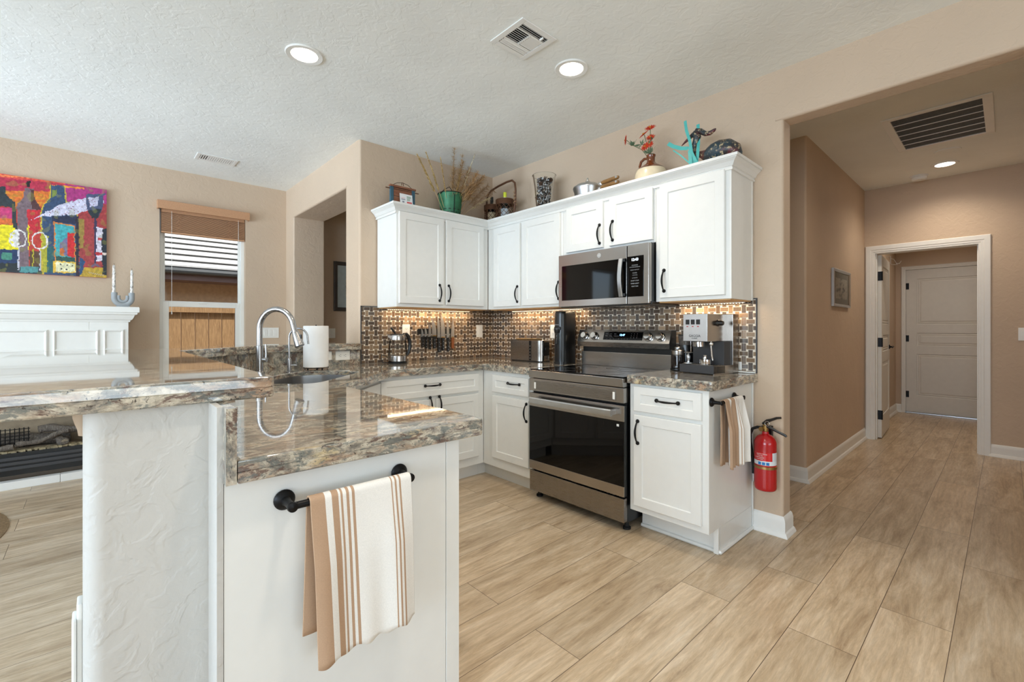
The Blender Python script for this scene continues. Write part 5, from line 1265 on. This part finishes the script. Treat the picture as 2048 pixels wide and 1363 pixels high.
mb = MB(); mb.tube([(-.066, 0, .078), (-.066, 0, .03)], [.009, .007], 12); mb.build('nozzle', M['alu'], fe)
mb = MB(); mb.tube([(.013*math.cos(a*math.pi/8)+.014, -.014, .386+.013*math.sin(a*math.pi/8)) for a in range(16)], .0012, 5, True); mb.build('pin_ring', M['chrome'], fe)
mb = MB(); mb.box(-.015, .015, .055, .084, .05, .36, .002); mb.build('wall_bracket', M['black'], fe)
# ================================================================ things on top of the wall cabinets
CTZ = 2.1505
pq = T('wooden_plaque', 'small rustic board plaque with blue side battens and wire hanger on the cabinet top', 'plaque', (.16, -1.105, CTZ), PI2)
for k in range(3):
    mb = MB(); mb.box(-.085, .085, -.008, .004, .002+k*.070, .068+k*.070, .002); mb.build('board', M['plaquewood'], pq)
for x in (-.098, .098):
    mb = MB(); mb.box(x-.014, x+.014, -.016, .006, 0, .218, .003); mb.build('batten', M['bluepaint'], pq)
mb = MB(); mb.box(-.118, .118, -.022, .008, .212, .228, .003); mb.build('top_rail', M['plaquewood'], pq)
mb = MB(); mb.tube([(-.150, -.006, .196), (.150, -.006, .200)], .0045, 8); mb.build('rod', M['wicker'], pq)
mb = MB(); mb.tube([(-.085, -.006, .230), (-.05, -.006, .252), (0, -.006, .262), (.05, -.006, .252), (.085, -.006, .230)], .0022, 6); mb.build('wire_hanger', M['black'], pq)
mb = MB(); mb.tube([(-.006, -.008, .262), (-.010, -.009, .238)], .003, 6); mb.tube([(.006, -.008, .262), (.006, -.009, .236)], .003, 6); mb.build('ribbon', M['wicker'], pq)
cdr = T('printed_card', 'white printed card with red and green print leaning on the blue plaque', 'card', (.205, -1.083, CTZ), PI2)
K = Matrix.Rotation(R(-8), 4, 'X')
mb = MB(); mb.box(-.058, .058, -.0008, 0, .0, .170); mb.xf(K); mb.build('card', WH, cdr, 0)
def cardbox(x0, x1, z0, z1, c):
    mb = MB(); mb.box(x0, x1, -.0014, -.0008, z0, z1); mb.xf(K); mb.build('printing', c, cdr, 0)
RD = plain('print_red', srgb(214, 96, 96), .6, noise_amt=0); GN = plain('print_green', srgb(90, 140, 100), .6, noise_amt=0); PK = plain('print_pink', srgb(232, 176, 176), .6, noise_amt=0); GY = plain('print_grey', srgb(150, 150, 158), .6, noise_amt=0)
cardbox(.004, .050, .092, .108, RD)
for z in (.148, .138, .128, .118): cardbox(.006, .044-(.01 if z < .13 else 0), z, z+.005, GN)
cardbox(-.046, -.010, .118, .126, GY); cardbox(-.046, -.010, .132, .136, PK); cardbox(-.048, -.012, .070, .073, PK); cardbox(-.044, -.016, .058, .062, PK); cardbox(-.038, -.020, .085, .108, GY)
bk_ = T('green_bucket', 'green metal olive bucket with slots and wire bail on the cabinet top', 'bucket', (.19, -.645, CTZ))
green = plain('green_enamel', srgb(56, 118, 84), .42, .3, noise_amt=.14, scale=14)
mb = MB(); H_ = .25
mb.lathe([(.078, 0), (.079, .004), (.108, H_-.004), (.112, H_), (.107, H_), (.076, .010), (0, .010)], seg=44, cap0=True, cap1=False); mb.build('pail', green, bk_, 40)
mb = MB(); mb.tube([(.111*math.cos(a*math.pi/20), .111*math.sin(a*math.pi/20), H_) for a in range(40)], .0035, 8, True); mb.build('rolled_rim', M['black'], bk_)
for r_i, z in enumerate((.03, .055, .08, .105)):
    for k in range(14):
        a = 2*math.pi*(k+.5*(r_i % 2))/14; rr = .0785+(.1085-.0785)*z/H_+.0006
        mb = MB(); mb.box(-.011, .011, -.0008, .0006, -.003, .003); mb.xf(Matrix.Translation((rr*math.cos(a), rr*math.sin(a), z)) @ Matrix.Rotation(a+PI2, 4, 'Z')); mb.build('slot', M['blackside'], bk_, 0)
mb = MB(); mb.tube([(.0, -.110, .235), (.06, -.106, .262), (.085, -.07, .285), (.092, -.045, .25), (.105, -.03, .22), (.098, -.028, .12), (.086, -.026, .02)], .003, 8); mb.build('bail', M['black'], bk_)
gb = T('dried_grasses', 'spray of dried tan pampas and wheat grasses standing in the green bucket', 'dried grass', (.19, -.645, CTZ+.012))
rnd = random.Random(11)
def plume(tip, kind, n=70, w=.035, droop=.02, c=(190, 154, 104)):
    mb = MB(); mb.layer = mb.bm.loops.layers.float_color.new('Col'); tip = Vector(tip)
    b = Vector((tip.x*.10, tip.y*.12, 0)); ctl = b+(tip-b)*.5+Vector((0, 0, .04)); P = []
    for i in range(13): u = i/12; P.append(b*(1-u)**2+ctl*2*u*(1-u)+tip*u*u)
    fs = mb.tube(P, [.0018*(1-.6*i/12) for i in range(13)], 5); mb.paint(fs, srgb(*[min(255, x+6) for x in c]))
    for k in range(n):
        u = .42+.58*rnd.random(); j = min(11, int(u*12)); q = P[j].lerp(P[j+1], u*12-j); d = (P[j+1]-P[j]).normalized()
        side = Vector((rnd.uniform(-1, 1), rnd.uniform(-1, 1), rnd.uniform(-1, 1))); side = (side-d*side.dot(d)).normalized()
        ln = w*(1.15-u*.75)*rnd.uniform(.5, 1.2)*(1 if kind == 'p' else .5)
        e = q+(d*(.7 if kind == 'p' else 1.5)+side*(1.0 if kind == 'p' else .3))*ln-Vector((0, 0, droop*rnd.random())); m_ = q.lerp(e, .5)+side*ln*.15
        s2 = d.cross(side)*(.0012 if kind == 'p' else .0026)
        k_ = rnd.uniform(.75, 1.2); col = tuple(min(1, x*k_) for x in srgb(*c)[:3])
        try:
            v = [mb.bm.verts.new(x) for x in (q-s2, q+s2, m_+s2, m_-s2)]; v2 = mb.bm.verts.new(e)
            f1 = mb.bm.faces.new(v); f2_ = mb.bm.faces.new((v[3], v[2], v2)); mb.paint([f1, f2_], col)
        except ValueError: pass
    return mb.build('plume', M['grass'], gb, 0)
for tip, kd, n, w_, c in [((.20, -.10, .565), 'p', 150, .05, (196, 160, 106)), ((.22, -.03, .52), 'p', 120, .055, (190, 156, 108)), ((.08, -.38, .47), 'w', 90, .04, (204, 176, 120)), ((.10, -.31, .50), 'w', 70, .035, (206, 180, 126)),
        ((.14, -.20, .48), 'w', 60, .03, (200, 170, 116)), ((.16, .02, .50), 'p', 150, .07, (196, 160, 112)), ((.16, .09, .46), 'p', 170, .075, (198, 160, 110)), ((.18, .16, .43), 'p', 170, .075, (200, 158, 108)),
        ((.20, .22, .40), 'p', 150, .07, (190, 152, 104)), ((.17, .14, .36), 'p', 140, .06, (202, 164, 116)), ((.12, .33, .36), 'p', 90, .06, (176, 142, 104)), ((.10, .42, .34), 'p', 60, .05, (176, 140, 106)),
        ((.22, .10, .56), 'w', 40, .03, (216, 204, 170)), ((.14, -.06, .42), 'p', 110, .06, (186, 150, 110)), ((.10, .28, .44), 'p', 80, .07, (170, 138, 108)), ((.16, -.01, .38), 'w', 70, .04, (206, 174, 116)), ((.12, .36, .26), 'w', 30, .03, (200, 180, 140))]:
    plume(tip, kd, int(n*(3.2 if kd == 'p' else 4)), w_*(1.35 if kd == 'p' else 1.9), .03, c)
# wicker carrier with two bottles
wc = T('wicker_bottle_carrier', 'brown wicker double bottle carrier with tall arched handle in the cabinet corner', 'basket', (.295, -.175, CTZ))
for cx, r_, h in ((-.098, .070, .235), (.092, .082, .250)):
    mb = MB(); N = 11
    for sgn in (1, -1):
        for k in range(N):
            mb.tube([(cx+r_*math.cos(2*math.pi*k/N+sgn*2.2*u/10), r_*math.sin(2*math.pi*k/N+sgn*2.2*u/10), .012+(h-.055)*u/10) for u in range(11)], .0022, 5)
    mb.build('lattice', M['wicker'], wc)
    mb = MB()
    for z in (h-.045, h-.038, h-.031, h-.024, h-.017, h-.010, h-.003): mb.tube([(cx+(r_-.0+.002*math.sin(z*900))*math.cos(a*math.pi/16), (r_)*math.sin(a*math.pi/16), z) for a in range(32)], .0044, 6, True)
    mb.build('woven_collar', M['wicker'], wc)
    mb = MB(); mb.lathe([(r_+.002, 0), (r_+.004, .008), (r_, .016), (0, .012)], (cx, 0, 0), 28); mb.build('woven_base', M['wicker'], wc)
mb = MB(); mb.tube([(-.172, 0, .02), (-.176, 0, .20), (-.172, 0, .31), (-.150, 0, .355), (-.10, 0, .383), (0, 0, .400), (.12, 0, .412), (.19, 0, .410), (.225, 0, .380), (.236, 0, .32), (.232, 0, .2), (.20, 0, .02)], .0095, 10); mb.build('handle', M['wicker'], wc)
mb = MB(); mb.tube([(.228+.013*math.cos(i*.8), .013*math.sin(i*.8), .18+i*.004) for i in range(34)], .003, 5); mb.tube([(-.175+.012*math.cos(i*.8), .012*math.sin(i*.8), .20+i*.004) for i in range(20)], .003, 5); mb.build('binding', plain('raffia', srgb(188, 150, 108), .6), wc)
bg_ = plain('bottle_glass', srgb(20, 24, 18), .06, noise_amt=0, coat=.5)
def bottle(label, x, cap, lab, h):
    t = T('wine_bottle', label, 'bottle', (x, -.175, CTZ+.0165), 0, 'wine bottles in the wicker carrier')
    mb = MB(); mb.lathe([(.034, 0), (.037, .004), (.037, .170), (.034, .190), (.018, .218), (.0145, .235), (.0145, h)], seg=28); mb.build('glass', bg_, t, 50)
    mb = MB(); mb.lathe([(.0375, .055), (.0376, .056), (.0376, .150), (.0375, .151)], seg=28, cap0=False, cap1=False); mb.build('label', lab, t)
    mb = MB(); mb.lathe([(.0152, h-.045), (.0158, h-.044), (.0158, h+.002), (0, h+.003)], seg=20); mb.build('capsule', cap[0], t)
    if len(cap) > 1: mb = MB(); mb.lathe([(.0153, h-.072), (.0159, h-.070), (.0159, h-.045), (.0150, h-.044)], seg=20); mb.build('capsule_band', cap[1], t)
bottle('dark wine bottle with black capsule in the left of the wicker carrier', .197, [M['blackplastic']], plain('cream_label', srgb(206, 190, 156), .7, noise_amt=.08), .298)
bottle('wine bottle with yellow and white capsule in the right of the wicker carrier', .387, [plain('yellow_foil', srgb(214, 222, 60), .4, noise_amt=0), M['plastic']], plain('blue_label', srgb(190, 200, 206), .6, noise_amt=.1), .302)
# glass vase of cones and beads
vs_ = T('glass_vase', 'tall flared clear glass vase filled with silver beads and small cones', 'vase', (.885, -.175, CTZ))
mb = MB(); mb.lathe([(.058, 0), (.060, .004), (.070, .12), (.082, .25), (.095, .335), (.098, .350), (.100, .353)], seg=40, cap1=False); mb.build('glass', M['jarglass'], vs_, 60)
mb = MB(); mb.tube([(.099*math.cos(a*math.pi/20), .099*math.sin(a*math.pi/20), .353) for a in range(40)], .0018, 6, True); mb.build('rim', M['jarglass'], vs_)
mb = MB(); mb.layer = mb.bm.loops.layers.float_color.new('Col')
for k in range(900):
    z = rnd.uniform(.012, .325); R_ = .048+.018*z/.33; a = rnd.uniform(0, 2*math.pi); q = R_*math.sqrt(rnd.random())
    r_ = rnd.uniform(.004, .008) if z < .30 else rnd.uniform(.006, .012); v = rnd.random(); c = (.55, .55, .56) if v > .62 else ((.16, .12, .10) if v > .15 else (.02, .02, .02))
    fs = mb.ball((q*math.cos(a), q*math.sin(a), z), r_, 6); mb.paint(fs, c)
o = mb.build('bead_filling', vcol('silver_beads', .2, .6, metal=.4), vs_, 60); o['kind'] = 'stuff'
for k, (a, z) in enumerate(((.4, .31), (2.6, .315), (5.0, .27), (3.9, .17), (1.2, .10), (4.6, .09))):
    mb = MB(); L = []
    for i in range(15): u = i/14; rr = .017*math.sin(math.pi*(u*.85+.1))*(1+.22*(i % 2)); L.append([(.058*math.cos(a)+rr*math.cos(2*math.pi*j/10), .058*math.sin(a)+rr*math.sin(2*math.pi*j/10), z-.018+u*.038) for j in range(10)])
    mb.loops(L); mb.build('small_cone', plain('cone_brown', srgb(84, 60, 44), .8) if 'cone_brown' not in bpy.data.materials else bpy.data.materials['cone_brown'], vs_, 20)
# pressure saucepan
pn = T('pressure_saucepan', 'old aluminium pressure saucepan with two wooden handles on the cabinet top', 'saucepan', (1.345, -.175, CTZ), R(3))
mb = MB(); mb.lathe([(.085, 0), (.092, .006), (.098, .06), (.104, .115), (.110, .124), (.110, .138), (.104, .140)], seg=44); mb.build('pan_body', M['alu'], pn, 40)
mb = MB(); mb.lathe([(.111, .132), (.113, .138), (.110, .148), (.085, .166), (.05, .176), (0, .178)], seg=44); mb.build('lid', M['alu'], pn, 40)
mb = MB(); mb.lathe([(.014, .176), (.014, .188), (.018, .190), (.018, .196), (.009, .200), (.009, .214), (.005, .222), (0, .223)], seg=20); mb.build('pressure_weight', M['chrome'], pn)
for z, dz, nm in ((.152, .010, 'lid'), (.118, .010, 'pan')):
    mb = MB(); mb.tube([(.095, 0, z), (.128, 0, z+.004)], [.012, .013], 10); mb.build('handle_socket', M['chrome'], pn)
    mb = MB(); mb.tube([(.128, 0, z+.004), (.150, 0, z+.006), (.22, 0, z+.012), (.262, 0, z+.016), (.272, 0, z+.017)], [.012, .0145, .0145, .0135, .009], 12, flat=1.2); mb.build('handle', M['handlewood'], pn)
    mb = MB(); mb.lathe([(.009, 0), (.009, .0015), (.0045, .0016), (.0045, .0005)], (.258, -.0165, z+.016), 14, axis=(0, -1, 0)); mb.build('handle_eyelet', M['chrome'], pn)
# stoneware jug with flowers
jg = T('stoneware_jug', 'cream and brown stoneware jug on the cabinet top', 'jug', (1.885, -.175, CTZ))
mb = MB(); mb.lathe([(.098, 0), (.104, .006), (.107, .08), (.104, .120), (.095, .142)], seg=44, cap1=False); mb.build('cream_body', plain('cream_glaze', srgb(222, 208, 178), .25, noise_amt=.03, coat=.4), jg, 50)
bgz = plain('brown_glaze', srgb(110, 54, 20), .18, noise_amt=.1, coat=.6)
mb = MB(); mb.lathe([(.095, .1422), (.084, .154), (.060, .170), (.038, .184), (.029, .196), (.026, .206), (.026, .228), (.030, .236), (.031, .246), (.026, .250), (.020, .250), (.019, .21)], seg=44); mb.build('brown_shoulder', bgz, jg, 50)
mb = MB(); mb.tube([(-.026, 0, .230), (-.050, 0, .234), (-.076, 0, .220), (-.086, 0, .190), (-.082, 0, .165), (-.078, 0, .155)], [.009, .0095, .009, .009, .009, .010], 10, up=(0, 1, 0)); mb.build('handle', bgz, jg)
fl = T('silk_flowers', 'orange red daisy stems standing in the stoneware jug', 'flowers', (1.885, -.175, CTZ+.215))
pet = plain('orange_petals', srgb(206, 62, 30), .6, noise_amt=.1, scale=40); leaf = plain('sage_leaf', srgb(96, 120, 92), .6, noise_amt=.1); stm = plain('green_stem', srgb(92, 108, 72), .6)
def daisy(c, nrm_, r):
    c = Vector(c); Mx = Vector(nrm_).normalized().to_track_quat('Z', 'Y').to_matrix(); mb = MB()
    for ring, (n, rr, lift) in enumerate(((13, r, .10), (11, r*.72, .35), (8, r*.45, .6))):
        for k in range(n):
            a = 2*math.pi*(k+.5*ring)/n+rnd.uniform(-.08, .08); w_ = rr*.26
            dv = Vector((math.cos(a), math.sin(a), 0)); sv = Vector((-math.sin(a), math.cos(a), 0)); up = Vector((0, 0, 1))
            P = [Vector((0, 0, ring*.002))+dv*rr*.12, dv*rr*.6+sv*w_/2+up*rr*lift*.5, dv*rr+up*rr*lift*.7, dv*rr*.6-sv*w_/2+up*rr*lift*.5]
            top = [c+Mx@p for p in P]; bot = [c+Mx@(p-up*.0012) for p in P]; mb.loops([bot, top])
    o = mb.build('flower_head', pet, fl, 0)
    mb = MB(); mb.ball(c+Mx@Vector((0, 0, r*.18)), r*.2, 10, (1, 1, .6)); mb.build('flower_centre', plain('centre_orange', srgb(206, 140, 40), .8) if 'centre_orange' not in bpy.data.materials else bpy.data.materials['centre_orange'], o)
HD = [((-.185, -.02, .185), (-.9, -.45, .15), .036), ((-.035, -.03, .175), (-.3, -.6, .7), .040), ((.012, -.03, .205), (.2, -.7, .7), .040), ((.02, -.04, .135), (.2, -.8, .5), .034), ((-.012, -.05, .080), (0, -1, .35), .036), ((.018, -.05, .088), (.4, -.9, .3), .030)]
for (c, nv_, r) in HD:
    daisy(c, nv_, r); c = Vector(c); mb = MB(); mb.tube([(0, 0, -.01), c*.35+Vector((0, 0, .02)), c*.75, c-Vector(nv_).normalized()*.004], .0022, 6); mb.build('stem', stm, fl)
def leafspray(c, n, s):
    mb = MB(); c = Vector(c)
    for k in range(n):
        d_ = Vector((rnd.uniform(-1, 1), rnd.uniform(-1, .3), rnd.uniform(-.5, .9))).normalized(); sd = d_.orthogonal().normalized(); L_ = s*rnd.uniform(.7, 1.2); up = d_.cross(sd)
        P = [c, c+d_*L_*.5+sd*L_*.13, c+d_*L_, c+d_*L_*.5-sd*L_*.13]; mb.loops([[p-up*.0006 for p in P], [p+up*.0006 for p in P]])
    mb.build('leaf_spray', leaf, fl, 0)
for c, n, s in (((-.115, -.03, .125), 12, .042), ((-.05, -.04, .105), 10, .04), ((.03, -.04, .115), 8, .036), ((.0, -.03, .035), 9, .045), ((.028, -.03, .040), 8, .04)): leafspray(c, n, s)
# painted wooden bird
bd_ = T('bird_figurine', 'dark painted wooden bird with long beak at the right end of the cabinet top', 'bird figurine', (2.345, -.190, CTZ))
q = NT('folk_painted_wood'); p_ = q.O(); vo = q.n('TexVoronoi'); vo.inputs['Scale'].default_value = 34; q.l(p_, vo.inputs['Vector'])
c_ = q.ramp(q.noise(p_, 9, 3), [(.40, srgb(38, 60, 70)), (.5, srgb(48, 40, 40)), (.58, srgb(96, 34, 40)), (.7, srgb(44, 62, 50))])
c_ = q.mix(q.ramp(q.noise(p_, 46, 4, .7), [(.56, BW(0)), (.61, BW(.8))]), c_, srgb(196, 176, 136)); q.set(Base_Color=c_, Roughness=.4); BIRD = q.m
mb = MB(); path = [(.118, 0, .028), (.108, 0, .050), (.088, 0, .075), (.055, 0, .092), (.015, 0, .095), (-.025, 0, .090), (-.055, 0, .090), (-.075, 0, .098), (-.095, 0, .108), (-.115, 0, .112), (-.134, 0, .120), (-.142, 0, .140), (-.138, 0, .165), (-.126, 0, .190), (-.118, 0, .212), (-.122, 0, .232), (-.138, 0, .240)]
rad = [.006, .022, .042, .055, .060, .056, .044, .028, .019, .016, .015, .0145, .015, .017, .021, .023, .015]
BS = Matrix.Translation((0, 0, .030)) @ Matrix.Scale(1.10, 4)
mb.tube(path, rad, 18, up=(0, 1, 0)); mb.xf(BS); mb.build('body', BIRD, bd_, 70)
mb = MB(); mb.tube([(-.128, 0, .238), (-.155, 0, .226), (-.185, 0, .208), (-.212, 0, .190)], [.016, .011, .007, .002], 12); mb.xf(BS); mb.build('beak', BIRD, bd_, 70)
mb = MB(); mb.tube([(-.125, 0, .248), (-.100, 0, .240), (-.070, 0, .216), (-.045, 0, .212), (-.020, 0, .222), (-.012, 0, .228)], [.016, .016, .013, .012, .008, .002], 12); mb.xf(BS); mb.build('crest', BIRD, bd_, 70)
for y in (-.02, .02): mb = MB(); mb.tube([(-.045, y, .09), (-.056, y, .045), (-.052, y, 0.002)], [.012, .009, .011], 10); mb.build('leg', BIRD, bd_)
rb = T('teal_ribbon', 'curly teal paper ribbons tied around the neck of the wooden bird', 'ribbon', (2.215, -.215, CTZ))
def rib(P, w_):
    mb = MB(); n = 16; Q = []; m = len(P)-1
    for i in range(n+1):
        u = i/n*m; j = min(m-1, int(u)); a, b = Vector(P[j]), Vector(P[j+1]); f = u-j; f = f*f*(3-2*f); Q.append(a.lerp(b, f))
    L = []
    for i, q_ in enumerate(Q):
        d_ = (Q[min(i+1, n)]-Q[max(i-1, 0)]).normalized(); s_ = d_.cross(Vector((0, -1, .25))).normalized()*w_/2; nn = d_.cross(s_).normalized()*.0005
        L.append([q_-s_-nn, q_+s_-nn, q_+s_+nn, q_-s_+nn])
    mb.loops(L); mb.build('ribbon_strand', M['teal'], rb, 60)
rib([(-.062, -.01, .375), (-.052, -.012, .31), (-.03, -.014, .24), (-.018, -.014, .17), (-.006, -.012, .10), (.012, -.012, .025)], .018)
rib([(.002, .03, .345), (.006, .03, .29), (.010, .02, .22), (.014, .0, .14), (.004, -.01, .03)], .020)
rib([(-.172, -.02, .262), (-.135, -.02, .232), (-.085, -.018, .206), (-.040, -.014, .195)], .024)
rib([(-.142, -.01, .212), (-.09, -.012, .165), (-.045, -.014, .115), (-.008, -.014, .075)], .008)
rib([(-.035, -.016, .20), (-.01, -.018, .15), (.012, -.018, .10), (.042, -.018, .062), (.055, -.018, .03)], .016)
rib([(-.03, -.014, .18), (-.022, -.02, .10), (-.012, -.02, .04), (.020, -.02, .006)], .022)
